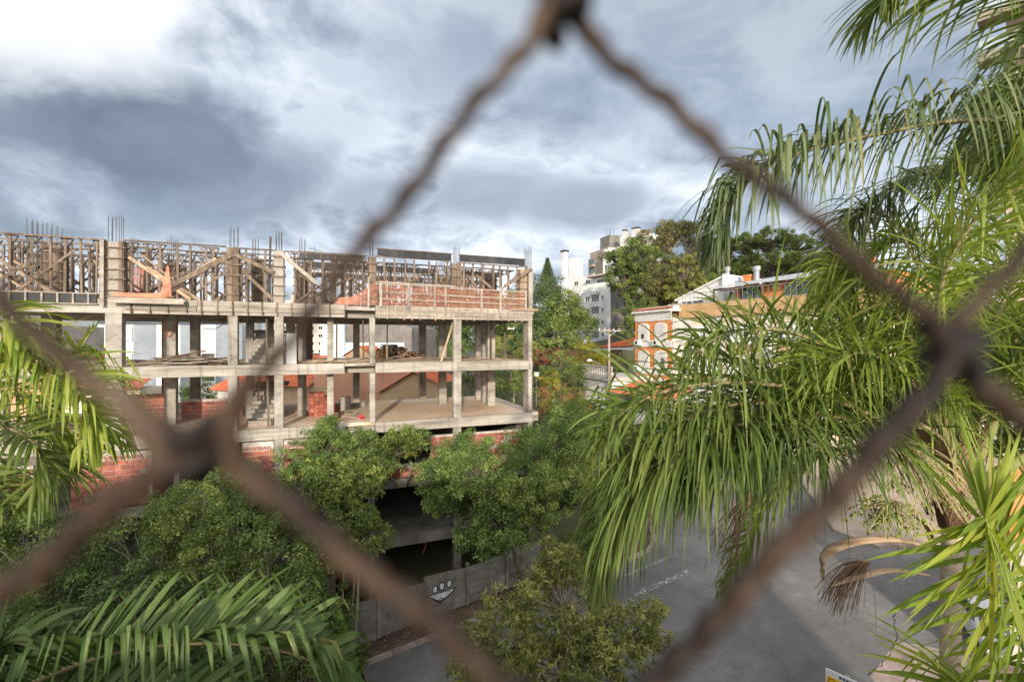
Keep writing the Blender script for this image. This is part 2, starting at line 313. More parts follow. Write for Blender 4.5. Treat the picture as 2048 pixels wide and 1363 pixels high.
# ------------------------------------------------------------------ geometry helpers
def P(px, py, Y): return Vector(((px - 1024) / FP * Y, Y, E - (py - HOR) / FP * Y))
def link(o, parent=None):
    col.objects.link(o)
    if parent: o.parent = parent
    return o
def mobj(name, verts, faces, mat, parent=None, smooth=False):
    me = bpy.data.meshes.new(name); me.from_pydata([tuple(v) for v in verts], [], faces)
    if isinstance(mat, (list, tuple)):
        for q in mat: me.materials.append(M[q])
    else: me.materials.append(M[mat])
    if smooth: me.polygons.foreach_set('use_smooth', [True] * len(me.polygons))
    me.update()
    return link(bpy.data.objects.new(name, me), parent)
def npobj(name, V, F, mat, parent=None, smooth=False):
    """V (n,3), F (m,4) numpy quads"""
    me = bpy.data.meshes.new(name); n, mF = len(V), len(F)
    me.vertices.add(n); me.vertices.foreach_set('co', np.ascontiguousarray(V, dtype=np.float32).ravel())
    me.loops.add(mF * 4); me.polygons.add(mF)
    me.loops.foreach_set('vertex_index', np.ascontiguousarray(F, dtype=np.int32).ravel())
    me.polygons.foreach_set('loop_start', np.arange(0, mF * 4, 4, dtype=np.int32))
    me.polygons.foreach_set('loop_total', np.full(mF, 4, dtype=np.int32))
    if smooth: me.polygons.foreach_set('use_smooth', np.ones(mF, dtype=bool))
    me.materials.append(M[mat]); me.update(calc_edges=True)
    return link(bpy.data.objects.new(name, me), parent)
def tag(o, label=None, cat=None, group=None, kind=None):
    if label: o['label'] = label
    if cat: o['category'] = cat
    if group: o['group'] = group
    if kind: o['kind'] = kind
    return o
def thing(name, label, cat, loc=(0, 0, 0), rz=0.0, group=None):
    o = bpy.data.objects.new(name, None); col.objects.link(o)
    o.location = loc; o.rotation_euler = (0, 0, rz); o.empty_display_size = 0.2
    return tag(o, label, cat, group)
BF = [(0, 3, 2, 1), (4, 5, 6, 7), (0, 1, 5, 4), (1, 2, 6, 5), (2, 3, 7, 6), (3, 0, 4, 7)]
class MB:
    def __init__(s): s.v = []; s.f = []
    def box(s, x0, x1, y0, y1, z0, z1):
        b = len(s.v)
        s.v += [(x0, y0, z0), (x1, y0, z0), (x1, y1, z0), (x0, y1, z0), (x0, y0, z1), (x1, y0, z1), (x1, y1, z1), (x0, y1, z1)]
        s.f += [tuple(b + i for i in q) for q in BF]; return s
    def bar(s, p, q, w, d, up=(0, 0, 1)):
        p, q = Vector(p), Vector(q); ax = (q - p).normalized(); u = Vector(up)
        if abs(ax.dot(u)) > 0.95: u = Vector((0, 1, 0))
        a = ax.cross(u).normalized(); c = a.cross(ax).normalized()
        b = len(s.v)
        for e in (p, q):
            for (i, j) in ((-1, -1), (1, -1), (1, 1), (-1, 1)): s.v.append(tuple(e + a * (i * w / 2) + c * (j * d / 2)))
        s.f += [tuple(b + i for i in k) for k in BF]; return s
    def tube(s, pts, radii, n=8, cap=True):
        pts = [Vector(p) for p in pts]; b = len(s.v); m = len(pts)
        if isinstance(radii, (int, float)): radii = [radii] * m
        ref = None
        for i, p in enumerate(pts):
            tg = (pts[min(i + 1, m - 1)] - pts[max(i - 1, 0)]).normalized()
            if ref is None:
                ref = tg.orthogonal().normalized()
            a = (ref - tg * ref.dot(tg))
            if a.length < 1e-6: a = tg.orthogonal()
            a.normalize(); ref = a; c = tg.cross(a)
            for k in range(n):
                an = 2 * math.pi * k / n
                s.v.append(tuple(p + (a * math.cos(an) + c * math.sin(an)) * radii[i]))
        for i in range(m - 1):
            for k in range(n):
                k2 = (k + 1) % n
                s.f.append((b + i * n + k, b + i * n + k2, b + (i + 1) * n + k2, b + (i + 1) * n + k))
        if cap:
            s.f.append(tuple(b + k for k in reversed(range(n)))); s.f.append(tuple(b + (m - 1) * n + k for k in range(n)))
        return s
    def prism(s, poly, z0, z1):
        """poly (x,y) ccw extruded in z"""
        b = len(s.v); n = len(poly)
        s.v += [(x, y, z0) for x, y in poly] + [(x, y, z1) for x, y in poly]
        s.f.append(tuple(b + i for i in reversed(range(n)))); s.f.append(tuple(b + n + i for i in range(n)))
        for i in range(n): j = (i + 1) % n; s.f.append((b + i, b + j, b + n + j, b + n + i))
        return s
    def prism_y(s, poly, y0, y1):
        """poly (x,z) extruded along y"""
        b = len(s.v); n = len(poly)
        s.v += [(x, y0, z) for x, z in poly] + [(x, y1, z) for x, z in poly]
        s.f.append(tuple(b + i for i in range(n))); s.f.append(tuple(b + n + i for i in reversed(range(n))))
        for i in range(n): j = (i + 1) % n; s.f.append((b + j, b + i, b + n + i, b + n + j))
        return s
    def build(s, name, mat, parent=None, smooth=False): return mobj(name, s.v, s.f, mat, parent, smooth)
def box(name, mat, parent, *a): return MB().box(*a).build(name, mat, parent)
def bar(name, mat, parent, p, q, w, d): return MB().bar(p, q, w, d).build(name, mat, parent)
def crom(pts, n):
    pts = [Vector(p) for p in pts]; q = [pts[0] * 2 - pts[1]] + pts + [pts[-1] * 2 - pts[-2]]; res = []
    segs = len(pts) - 1
    for i in range(n):
        u = i / (n - 1) * segs; k = min(int(u), segs - 1); f = u - k
        a, b, c, d = q[k:k + 4]
        res.append(0.5 * ((2 * b) + (c - a) * f + (2 * a - 5 * b + 4 * c - d) * f * f + (3 * b - a - 3 * c + d) * f ** 3))
    return res

# ------------------------------------------------------------------ terrain
def gplane(x, y): return E - 11.6 + 0.104 * (x - 1.12) + 0.174 * (y - 24.9)
def gz(x, y):
    g = gplane(x, y)
    if y > 56 or x < -45 or x > 45 or y < -30:
        cap = E - 5.5 + 13.0 * max(0.0, min(1.0, (x - 2) / 45.0)) + max(0.0, min(1.0, (y - 60) / 80)) * 1.5
        g0 = gplane(max(-45, min(45, x)), max(-30, min(y, 130)))
        g = min(g0, max(cap, gplane(max(-45, min(45, x)), 56) if y > 56 else -99))
    return g
xs = sorted(set([-900, -500, -250, -150] + list(range(-100, 101, 5)) + [150, 250, 500, 900]))
ys = sorted(set([-300, -100] + list(range(-60, 161, 4)) + [200, 300, 500, 900, 1800]))
V = [(x, y, gz(x, y) - 0.15) for y in ys for x in xs]; nx = len(xs)
F = [(j * nx + i, j * nx + i + 1, (j + 1) * nx + i + 1, (j + 1) * nx + i) for j in range(len(ys) - 1) for i in range(nx - 1)]
tag(mobj('ground', V, F, 'terrain'), kind='structure')
def sheet(name, poly, mat, off, thick=None):
    """flat sheet lying on the sloping ground; thick gives it a kerb-high edge"""
    n = len(poly); v = [(x, y, gplane(x, y) + off) for x, y in poly]; f = [tuple(range(n))]
    if thick:
        v += [(x, y, gplane(x, y) + off - thick) for x, y in poly]
        for i in range(n): j = (i + 1) % n; f.append((j, i, n + i, n + j))
    return tag(mobj(name, v, f, mat), kind='structure')
U = Vector((math.cos(R(21.1)), math.sin(R(21.1)))); N = Vector((-U.y, U.x))       # along and into the building site
KC = Vector((8.0, 24.3))
def K(a, b=0.0): q = KC + U * a + N * b; return (q.x, q.y)
cornerpts = [K(-1.6, 0), K(-0.7, 0.12), K(0.1, 0.6), K(0.55, 1.5), (9.3, 28.5), (11.0, 33), (14.5, 46), (17.2, 55)]
sheet('road', [K(-45), *cornerpts, (26.0, 54), (23, 44), (20, 34), (17.1, 24.2), (18.2, 22.6), (22, 22.4), (44, 27.5), (44, 0), (-40, 0), (-46, 8)], 'asphalt', -0.005)
site_walk = [K(-45, 0.0)] + cornerpts + [(14.5, 55.5), (10.0, 46), (8.2, 34), K(-0.8, 4.2), K(-2.6, 3.0), K(-45, 3.0)]
sheet('pavement', list(reversed(site_walk))[::-1], 'soil', 0.10, 0.3)
sheet('pavement', [(26.0, 54), (23, 44), (20, 34), (17.1, 24.2), (18.2, 22.6), (22, 22.4), (44, 27.5), (44, 54)][::-1], 'paving', 0.12, 0.3)
# kerb stones along the street in front of the site
kr = tag(bpy.data.objects.new('kerb', None), kind='structure'); col.objects.link(kr)
kl = [K(-26 + i * 1.0) for i in range(25)] + cornerpts[:6]
for i in range(len(kl) - 1):
    a, b = Vector(kl[i]), Vector(kl[i + 1]); dd = (b - a).normalized(); nn = Vector((-dd.y, dd.x))
    a = a + dd * 0.012; b = b - dd * 0.012; q = []
    for zoff in (-0.15, 0.135):
        for (pt, sgn) in ((a, -0.02), (b, -0.02), (b, 0.15), (a, 0.15)):
            w2 = pt + nn * sgn; q.append((w2.x, w2.y, gplane(w2.x, w2.y) + zoff + random.uniform(-0.008, 0.008)))
    mobj('kerb_stone', q, BF, 'kerb', kr)
# worn white crossing lines at the mouth of the rising street
for k, (a, b, wd, c) in enumerate(((-3.0, 0.5, 0.15, -0.75), (-3.2, 0.0, 0.30, -2.05))):
    q = []
    for (s_, n_) in ((a, c - wd / 2), (b, c - wd / 2), (b, c + wd / 2), (a, c + wd / 2)):
        x, y = K(s_, n_); q.append((x, y, gplane(x, y) + 0.004))
    tag(mobj('road_marking', q, [(0, 1, 2, 3)], 'road_paint'), kind='structure')
sheet('road_patch', [(12.9, 12.0), (12.75, 16.2), (14.8, 17.5), (19.5, 15.5), (19, 11)], 'kerb', -0.001)
for ci, line in enumerate(([(12.7, 16.3), (13.6, 16.7), (14.9, 17.6), (15.6, 18.6), (16.9, 19.4)], [(16.9, 19.4), (19.5, 17.2), (22.0, 16.4)])):
    q = []; f = []
    pts = [Vector((a, b, 0)) for a, b in line]; pts = crom(pts, 40)
    for i, p in enumerate(pts):
        d = (pts[min(i + 1, 39)] - pts[max(i - 1, 0)]).normalized(); nn = Vector((-d.y, d.x, 0)); j = nn * random.uniform(-0.05, 0.05); hw = random.uniform(0.005, 0.018)
        for sg in (-1, 1): w2 = p + j + nn * hw * sg; q.append((w2.x, w2.y, gplane(w2.x, w2.y) + 0.003))
    f = [(2 * i, 2 * i + 1, 2 * i + 3, 2 * i + 2) for i in range(39)]
    tag(mobj('road_crack', q, f, 'tyre'), kind='structure')
# gravel and litter on the verge
V = []; F = []
for i in range(900):
    s_ = random.uniform(-17, -2); n_ = random.uniform(0.25, 2.3); x, y = K(s_, n_); z = gplane(x, y) + 0.10
    r = random.uniform(0.015, 0.05) if i % 40 else random.uniform(0.06, 0.12); b = len(V); an = random.random() * 6
    for k in range(4): V.append((x + r * math.cos(an + k * 1.57) * random.uniform(0.7, 1.3), y + r * math.sin(an + k * 1.57), z - 0.01))
    V.append((x, y, z + r * 0.8))
    F += [(b, b + 1, b + 4), (b + 1, b + 2, b + 4), (b + 2, b + 3, b + 4), (b + 3, b, b + 4)]
tag(mobj('gravel', V, F, 'kerb'), 'scattered stones and litter on the dark verge', 'gravel', kind='stuff')

# ------------------------------------------------------------------ the building we look out of (its shadow lies over the street)
ob = thing('apartment_building', 'pale rendered building below the wire mesh, seen from its own terrace', 'building', (0, 0, 0))
box('wall', 'parapet_render', ob, -32, 13.6, -14, 0.02, -8, E - 0.86)
box('parapet_cap', 'concrete', ob, -32.05, 13.65, -0.2, 0.06, E - 0.858, E - 0.80)

# ------------------------------------------------------------------ chain link mesh right in front of the lens
fence = thing('chain_link_fence', 'rusty chain link wire mesh close in front of the whole view', 'fence', (0, 0, E))
fl, fr, ft = Vector((-0.02368, 0.0340, -0.0077)), Vector((0.03562, 0.03701, -0.00065)), Vector((0.00395, 0.03392, 0.02511))
va = fr - fl; vb = (ft - (fl + fr) / 2)          # half column step / row step
vb2 = vb * 2
nrm = va.cross(vb).normalized();
if nrm.y < 0: nrm = -nrm
def fnode(i, j):     # nodes where i+j even; the mesh is pulled out of shape at the lower left
    q = fl + va * (i / 2.0) + vb * j
    if (i, j) == (-1, -1): q = q + vb * 0.37
    return q
RWI = 0.00098
for c in range(-5, 8):                                   # each zigzag wire swings between two columns of nodes
    pts = []; rad = []
    for j in range(-6, 8):
        i0 = c if (c + j) % 2 == 0 else c + 1
        i1 = c if (c + j + 1) % 2 == 0 else c + 1
        a, b = fnode(i0, j), fnode(i1, j + 1)
        for k in range(64):
            u = k / 64.0
            p = a.lerp(b, u)
            left = (i0 == c)
            # at its bends the wire hooks round its neighbour; between them it is slightly wavy
            hook = math.exp(-(u / 0.07) ** 2) ; hook2 = math.exp(-((1 - u) / 0.07) ** 2)
            sg = (1 if left else -1)
            off = (hook * sg - hook2 * sg) * 0.0011
            wob = (math.sin(u * 68 + c * 1.7 + j * 2.3) * 0.00026 + math.sin(u * 19 + j) * 0.0003) + random.uniform(-0.00001, 0.00001)
            p = p + nrm * (math.cos(math.pi * u) * 0.0011 * sg) + va.normalized() * (off * 0.8) + vb.normalized() * wob
            pts.append(p); rad.append(RWI * (0.68 if p.z > -0.004 else 1.02) * (1 + 0.10 * math.sin(u * 68 + c + j)) * random.uniform(0.97, 1.03) * (1 + 0.35 * max(hook, hook2)))
    MB().tube(pts, rad, 12).build('wire', 'shaded_rust_wire', fence, True)
    # twisted clips at the crossings
for c in range(-4, 8):
    for j in range(-5, 7):
        if (c + j) % 2: continue
        p = fnode(c, j); pts = []; seed = random.random() * 6
        for k in range(22):
            an = k / 21 * 2 * math.pi * 1.6 + seed
            pts.append(p + va.normalized() * (math.cos(an) * 0.00125) + nrm * (math.sin(an) * 0.00175) + vb.normalized() * ((k / 21 - 0.5) * 0.0034))
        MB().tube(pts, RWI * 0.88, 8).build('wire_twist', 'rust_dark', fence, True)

# ------------------------------------------------------------------ the unfinished building
SA = R(21.1); SLOC = (1.12, 24.9, E)
def SW(s, n, z): return Vector((SLOC[0] + U.x * s + N.x * n, SLOC[1] + U.y * s + N.y * n, E + z))
ub = thing('unfinished_building', 'unfinished concrete frame building with open floors and brick infill', 'building', SLOC, SA)
TOP, MID, LOW, B1, B2 = 1.72, -1.01, -3.86, -6.71, -9.56
DP = 8.7
def slab(z, th, s0, s1, n0, n1, mat='concrete'):
    MB().box(s0, s1, n0, n1, z - th, z).build('slab', mat, ub)
slab(TOP, 0.16, -25, -0.22, 0.26, DP); slab(MID, 0.15, -25, -0.22, 0.26, DP, 'slab_floor'); slab(LOW, 0.16, -25, 0.45, 0.26, DP, 'slab_floor')
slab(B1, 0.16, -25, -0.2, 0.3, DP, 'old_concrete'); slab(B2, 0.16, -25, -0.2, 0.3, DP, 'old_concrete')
def beam(s0, s1, n0, n1, z0, z1, mat='board_concrete'): MB().box(s0, s1, n0, n1, z0, z1).build('beam', mat, ub)
for z, h in ((TOP, 0.55), (MID, 0.46), (LOW, 0.50)):
    beam(-8.25, -4.205, 0.0, 0.26, z - h, z + 0.004); beam(-4.195, 0.0, 0.0, 0.26, z - h, z + 0.004)
    beam(-8.247, -8.0, 0.263, DP - 0.3, z - h, z - 0.17); beam(-24.5, -0.5, DP - 0.28, DP + 0.02, z - h, z + 0.004)
    beam(-0.24, 0.01 if z != LOW else 0.46, 0.263, DP - 0.3, z - h, z + 0.006)
    beam(-25.0, -9.65, 0.02, 0.26, z - h, z + 0.004)
    beam(-9.64, -8.26, 0.55, 0.80, z - h, z - 0.165)           # notch set back
    beam(-8.0, -0.3, 4.2, 4.45, z - h + 0.05, z - 0.17); beam(-24.5, -8.3, 4.2, 4.45, z - h + 0.05, z - 0.17)
for z, h in ((B1, 0.42), (B2, 0.45)):
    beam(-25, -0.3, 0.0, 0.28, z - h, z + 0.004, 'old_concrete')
# thresholds of the recess bridge over the notch
MB().box(-9.63, -8.27, 0.0, 0.54, MID - 0.12, MID - 0.02).build('ledge', 'concrete', ub)
MB().box(-9.63, -8.27, 0.0, 0.54, TOP - 0.2, TOP - 0.1).build('ledge', 'concrete', ub)
colsF = [(-0.24, -0.02, 0.005, 0.72), (-4.40, -4.0, 0.006, 0.34), (-8.52, -8.27, 0.007, 0.52), (-10.42, -10.14, 0.75, 1.05), (-12.60, -12.24, 0.008, 0.34),
         (-14.40, -14.04, 0.009, 0.40), (-17.45, -17.0, 2.6, 3.0), (-18.64, -18.10, 0.006, 0.4), (-22.0, -21.5, 3.0, 3.5), (-22.3, -21.7, 0.006, 0.45),
         (-24.6, -24.1, 0.006, 0.45),
         (-4.02, -3.55, 5.3, 5.65), (-4.75, -4.30, 8.2, 8.6), (-1.42, -0.95, 3.5, 3.85), (-1.30, -0.95, 5.0, 5.3), (-1.2, -0.85, 6.7, 7.1),
         (-11.9, -11.5, 3.4, 3.8), (-14.3, -13.98, 3.6, 4.0), (-14.0, -13.6, 8.2, 8.6), (-9.0, -8.6, 8.2, 8.6), (-19.2, -18.8, 8.2, 8.6), (-17.3, -16.9, 6.0, 6.4)]
for i, (a, b, c, d) in enumerate(colsF):
    for (z0, z1) in ((MID + 0.006, TOP - 0.56 if c < 0.5 else TOP - 0.17), (LOW + 0.006, MID - 0.47 if c < 0.5 else MID - 0.16)):
        MB().box(a, b, c, d, z0, z1).build('column', 'concrete', ub)
    if c < 1.0:
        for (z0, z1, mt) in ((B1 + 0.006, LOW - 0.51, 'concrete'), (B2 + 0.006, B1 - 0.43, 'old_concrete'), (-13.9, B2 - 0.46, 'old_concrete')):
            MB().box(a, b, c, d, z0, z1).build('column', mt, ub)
# unseen basement walls, added to keep the lower floors dark
MB().box(-25, -0.2, DP - 0.3, DP, -14.5, LOW - 0.52).build('added_basement_wall', 'old_concrete', ub)
MB().box(-0.6, -0.3, 0.9, DP - 0.31, -14.5, LOW - 0.52).build('added_basement_wall', 'old_concrete', ub)
MB().box(-16.6, -16.4, 0.9, DP - 0.31, -14.5, LOW - 0.52).build('added_basement_wall', 'old_concrete', ub)
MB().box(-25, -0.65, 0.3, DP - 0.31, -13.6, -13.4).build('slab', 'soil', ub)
# brick infill panels: mortar core with single bricks
def brick_shape(l, h, d):
    return MB().box(0, l, -d, 0, 0, h)
bmesh_cache = {}
def brick_at(parent, x, y, z, l, h, rz=0.0, ry=0.0):
    key = (round(l, 2), round(h, 2))
    if key not in bmesh_cache:
        o = brick_shape(l, h, 0.035).build('brick', 'brick', parent); bmesh_cache[key] = o.data
    else:
        o = bpy.data.objects.new('brick', bmesh_cache[key]); col.objects.link(o); o.parent = parent
    o.location = (x, y, z); o.rotation_euler = (0, ry, rz); return o
def brick_panel(s0, s1, n, z0, z1, soldier=False, skip=0.03, rz=0.0):
    """along local x from s0 to s1 at depth n (rz=90deg turns it into the depth)"""
    L = s1 - s0
    core = MB().box(0, L, 0.0, 0.14, 0, z1 - z0).build('brick_wall', 'mortar', ub)
    core.location = (s0, n, z0); core.rotation_euler = (0, 0, rz)
    ch, bl, jt = 0.205, 0.42, 0.030
    rows = int((z1 - z0 - (0.2 if soldier else 0)) / ch)
    for r in range(rows):
        x = -bl / 2 if r % 2 else 0.0
        while x < L - 0.03:
            a = max(0, x); b = min(L, x + bl - jt)
            if b - a > 0.06 and random.random() > skip:
                brick_at(core, a, -0.0 + random.uniform(-0.006, 0.004), r * ch + jt / 2, round(b - a, 2), ch - jt)
            x += bl
    if soldier:
        x = 0.1
        while x < L - 0.1:
            brick_at(core, x, 0.0, rows * ch + 0.02, 0.05, 0.17, 0, R(-28)); x += 0.1
    return core
brick_panel(-18.72, -17.25, 0.02, -6.6, -4.45, True)
brick_panel(-19.75, -18.74, 0.16, -6.7, -4.70)
brick_panel(-22.0, -20.9, 0.16, -6.7, -4.75)
rp = brick_panel(0.0, 1.6, 0.0, -6.6, -4.45, False, rz=R(90)); rp.location = (-17.10, 0.02, -6.6)
brick_panel(-13.85, -12.63, 0.03, -6.65, -4.42, True)
brick_panel(-12.22, -10.4, 0.05, -6.65, -4.42, True)
brick_panel(-10.4, -8.56, 0.9, -6.65, -4.5)
brick_panel(-5.55, -0.75, 0.12, -6.65, -4.72)
brick_panel(-7.9, -5.6, 0.10, -6.65, -6.05)
brick_panel(-20.9, -17.9, 4.6, LOW + 0.01, LOW + 1.3)      # red low wall inside left bay
brick_panel(-17.3, -14.6, 4.6, LOW + 0.01, LOW + 0.95)
# stairs
for (z, h) in ((LOW, 2.85), (MID, 2.73)):
    ns = 9
    for k in range(ns):
        MB().box(-13.95, -12.85, 2.0 + k * 0.30, 2.0 + (k + 1) * 0.30 + 0.02, z + 0.008, z + (k + 1) * 0.185).build('stair_step', 'concrete', ub)
    MB().box(-14.4, -12.5, 4.75, 6.0, z + 1.5, z + 1.66).build('stair_landing', 'concrete', ub)
    MB().box(-12.83, -12.7, 2.6, 4.7, z + 0.01, z + 0.5).build('stair_upstand', 'concrete', ub)
# core walls beside the stairs
MB().box(-11.48, -11.3, 3.4, 6.2, MID + 0.01, TOP - 0.56).build('core_wall', 'wood_dark', ub)
MB().box(-12.55, -12.1, 4.5, 4.7, MID + 0.01, TOP - 0.56).build('core_wall', 'concrete', ub)
# kerbs on the lower floor
MB().box(-11.0, -8.4, 5.9, 6.15, LOW + 0.004, LOW + 0.22).build('upstand', 'concrete', ub)
for k in range(5):
    pass
# starter bars above the columns
def rebars(s, n, ws, wn, z0, z1, cnt):
    for k in range(cnt):
        a = s + ws * ((k % max(2, cnt // 2)) / max(1, (cnt // 2 - 1)) - 0.5) if cnt > 2 else s + ws * (k - 0.5)
        b = n + (wn if k >= cnt / 2 else 0)
        lean = random.uniform(-0.02, 0.02)
        MB().tube([(a, b, z0), (a + lean, b + lean, z1 + random.uniform(-0.12, 0.05))], 0.012, 5).build('rebar', 'steel', ub)
FR = 4.15      # level of the forms' rails
for (s, n, ws, wn, top, cnt) in ((-18.37, 0.1, 0.42, 0.3, 5.15, 8), (-14.2, 0.1, 0.28, 0.25, 5.05, 6), (-12.42, 0.1, 0.22, 0.25, 5.0, 6), (-8.42, 0.1, 0.14, 0.3, 5.05, 4),
                          (-4.2, 0.1, 0.26, 0.25, 4.95, 6), (-0.12, 0.1, 0.2, 0.55, 5.25, 8), (-20.9, 0.12, 0.3, 0.3, 4.75, 6),
                          (-13.9, 3.7, 0.25, 0.25, 5.35, 6), (-11.7, 3.5, 0.25, 0.25, 5.5, 6), (-17.2, 2.8, 0.3, 0.3, 4.9, 6), (-21.7, 3.2, 0.4, 0.3, 5.2, 6),
                          (-19.2, 4.5, 0.3, 0.3, 5.1, 6), (-3.8, 5.4, 0.3, 0.3, 5.1, 6), (-1.2, 5.1, 0.3, 0.2, 5.1, 4), (-8.8, 8.4, 0.3, 0.2, 5.3, 4)):
    rebars(s, n, ws, wn, TOP, top, cnt)

# ------------------------------------------------------------------ timber formwork on the top slab
def form_thing(name, label, cat, group=None): return thing(name, label, cat, SLOC, SA, group)
DK = TOP + 0.045
def deck_strip(parent, s0, s1, n0, n1, z):      # boards lying along
    n = n0
    while n < n1 - 0.05:
        box('plank', 'wood_grey', parent, s0 + random.uniform(-0.1, 0.1), s1 + random.uniform(-0.1, 0.1), n, n + 0.2, z, z + 0.03); n += 0.215
def shoring_row(label, s0, s1, n, board=None, step=0.85, hgt=FR, fork=True, braces=3, black=()):
    rt = form_thing('timber_shoring', label, 'formwork', 'timber shoring rows on the top slab')
    a = s0
    while a < s1 - 0.1:
        b = min(s1, a + 3.4)
        zz = random.uniform(-0.02, 0.02)
        bar('rail', 'wood', rt, (a - 0.1, n + random.uniform(-0.03, 0.03), hgt + zz), (b + 0.1, n + random.uniform(-0.03, 0.03), hgt + zz + random.uniform(-0.03, 0.03)), 0.075, 0.06)
        a = b
    s = s0 + 0.25
    while s < s1:
        ss = s + random.uniform(-0.15, 0.15); tilt = random.uniform(-0.05, 0.05)
        wd = random.uniform(0.05, 0.10)
        nn = n + 0.08
        bar('prop', 'wood', rt, (ss + tilt, nn, DK), (ss, nn, hgt - 0.035), wd, 0.06)
        if fork and random.random() < 0.8:
            dz = random.uniform(0.32, 0.5); dx = random.uniform(0.16, 0.26)
            bar('fork_brace', 'wood', rt, (ss, nn + 0.07, hgt - dz), (ss - dx, nn + 0.07, hgt - 0.04), 0.045, 0.035)
            if random.random() < 0.75: bar('fork_brace', 'wood', rt, (ss, nn + 0.12, hgt - dz), (ss + dx, nn + 0.12, hgt - 0.04), 0.05, 0.04)
            bar('head_block', 'wood', rt, (ss - 0.16, nn + 0.03, hgt - 0.06), (ss + 0.16, nn + 0.03, hgt - 0.06), 0.05, 0.05)
        s += step
    for k in range(braces):
        a = random.uniform(s0, s1 - 2.2); dirn = random.choice((-1, 1)); L = random.uniform(1.5, 2.3)
        z0, z1 = DK + random.uniform(0.02, 0.1), DK + random.uniform(1.2, 1.9)
        if dirn < 0: z0, z1 = z1, z0
        bar('brace', 'wood_pale' if random.random() < 0.3 else 'wood', rt, (a, n - 0.02, z0), (a + L, n - 0.02, z1), 0.03, random.uniform(0.07, 0.14))
    for (b0, b1, zlow, hh) in black:
        x = b0
        while x < b1 - 0.05:
            e = min(b1, x + 1.22)
            bx = box('form_board', 'formply', rt, x, e - 0.006, n - 0.06, n - 0.042, zlow, zlow + hh); x = e
        bar('rail', 'wood', rt, (b0 - 0.05, n - 0.06, zlow + hh + 0.02), (b1 + 0.05, n - 0.06, zlow + hh + 0.02), 0.05, 0.035)
        x = b0 + 0.3
        while x < b1 and hh < 0.33:
            bar('stud', 'wood', rt, (x, n - 0.085, zlow - 0.02), (x, n - 0.085, zlow + hh), 0.045, 0.045); x += 0.62
    return rt
shoring_row('front row of forked timber props left of the widest boxed column', -24.6, -18.8, 0.22, step=0.55, braces=5)
shoring_row('front row of forked timber props right of the widest boxed column', -18.0, -14.5, 0.22, step=0.48, braces=4)
shoring_row('front timber props beside the two tallest column boxes', -13.9, -12.65, 0.3, step=0.7, fork=False, braces=1)
shoring_row('front timber props under black boards behind the crossing mesh wire', -12.1, -8.7, 0.35, step=0.42, braces=4, black=((-11.6, -8.75, FR - 0.28, 0.30),))
shoring_row('front timber props under the long tilted black board above the orange net', -8.2, -4.55, 0.18, step=0.55, braces=3, black=((-8.15, -4.45, FR + 0.02, 0.36),), fork=False)
shoring_row('front timber props under the black board at the right end', -4.0, -0.35, 0.18, step=0.48, braces=3, black=((-4.05, -0.35, FR + 0.02, 0.34),), fork=False)
for i, n in enumerate((1.5, 2.8, 4.6, 6.6, 8.3)):
    od = ('second', 'third', 'fourth', 'fifth', 'hindmost')[i]
    shoring_row(f'{od} row of timber props behind the open left half', -25, -13.0, n, step=0.50, braces=8, hgt=FR - 0.02)
    shoring_row(f'{od} row of timber props behind the orange net', -12.0, -0.6, n, step=0.52, braces=7, hgt=FR - 0.05, black=((-11.5, -4.8, FR - 0.3, 0.26), (-3.6, -0.8, FR - 0.3, 0.26)) if i in (1, 3) else ())
def colbox(label, s0, s1, n0, n1, z1, open_front=False, mat='wood'):
    rt = form_thing('column_formwork', label, 'formwork', 'timber boxes round the columns')
    z0 = DK
    if open_front:
        box('board', 'concrete', rt, s0 + 0.13, s1 - 0.13, n0 + 0.03, n1, z0, z1 - 0.05)
        for (a, b) in ((s0, s0 + 0.125), (s1 - 0.125, s1)): box('board', mat, rt, a, b, n0, n0 + 0.028, z0, z1 + random.uniform(-0.1, 0.05))
    else:
        k = max(1, int((s1 - s0) / 0.2)); wv = (s1 - s0) / k
        for q in range(k): box('board', mat, rt, s0 + q * wv, s0 + (q + 1) * wv - 0.006, n0, n0 + 0.028, z0, z1 + random.uniform(-0.08, 0.04))
    box('board', mat, rt, s0 - 0.03, s0 - 0.002, n0 + 0.03, n1, z0, z1); box('board', mat, rt, s1 + 0.002, s1 + 0.03, n0 + 0.03, n1, z0, z1)
    box('board', mat, rt, s0, s1, n1 + 0.002, n1 + 0.03, z0, z1)
    z = z0 + 0.3
    while z < z1 - 0.05:
        e = random.uniform(0.08, 0.16)
        box('batten', 'wood', rt, s0 - e, s1 + e * random.uniform(0.6, 1.3), n0 - 0.05, n0 - 0.002, z, z + 0.045)
        box('batten', 'wood', rt, s1 + 0.033, s1 + 0.075, n0 - 0.06, n1 + 0.1, z + 0.05, z + 0.09)
        box('batten', 'wood', rt, s0 - 0.075, s0 - 0.033, n0 - 0.06, n1 + 0.1, z + 0.05, z + 0.09)
        z += random.uniform(0.38, 0.46)
    return rt
colbox('widest column box with grey concrete showing between its boards', -18.68, -18.08, 0.0, 0.42, 4.1, True)
colbox('tall plain column box at the end of the left front rail', -14.42, -14.02, 0.0, 0.42, 4.12)
colbox('grey front column box with a diagonal brace beside it', -12.6, -12.24, 0.0, 0.36, 4.15, mat='wood_grey')
colbox('slim column box at the left end of the orange net', -8.54, -8.25, 0.0, 0.5, 4.12)
colbox('front column box between the two black boards', -4.44, -3.98, 0.15, 0.5, 4.1)
colbox('pale column box open at the right end of the slab', -0.62, -0.28, 0.15, 0.75, 4.0, mat='wood_pale')
colbox('column box set back behind the left front rail near the frame edge', -21.2, -20.6, 1.4, 1.9, 4.0)
colbox('squat column box set back in the middle of the left half', -17.5, -16.95, 2.5, 3.05, 3.7)
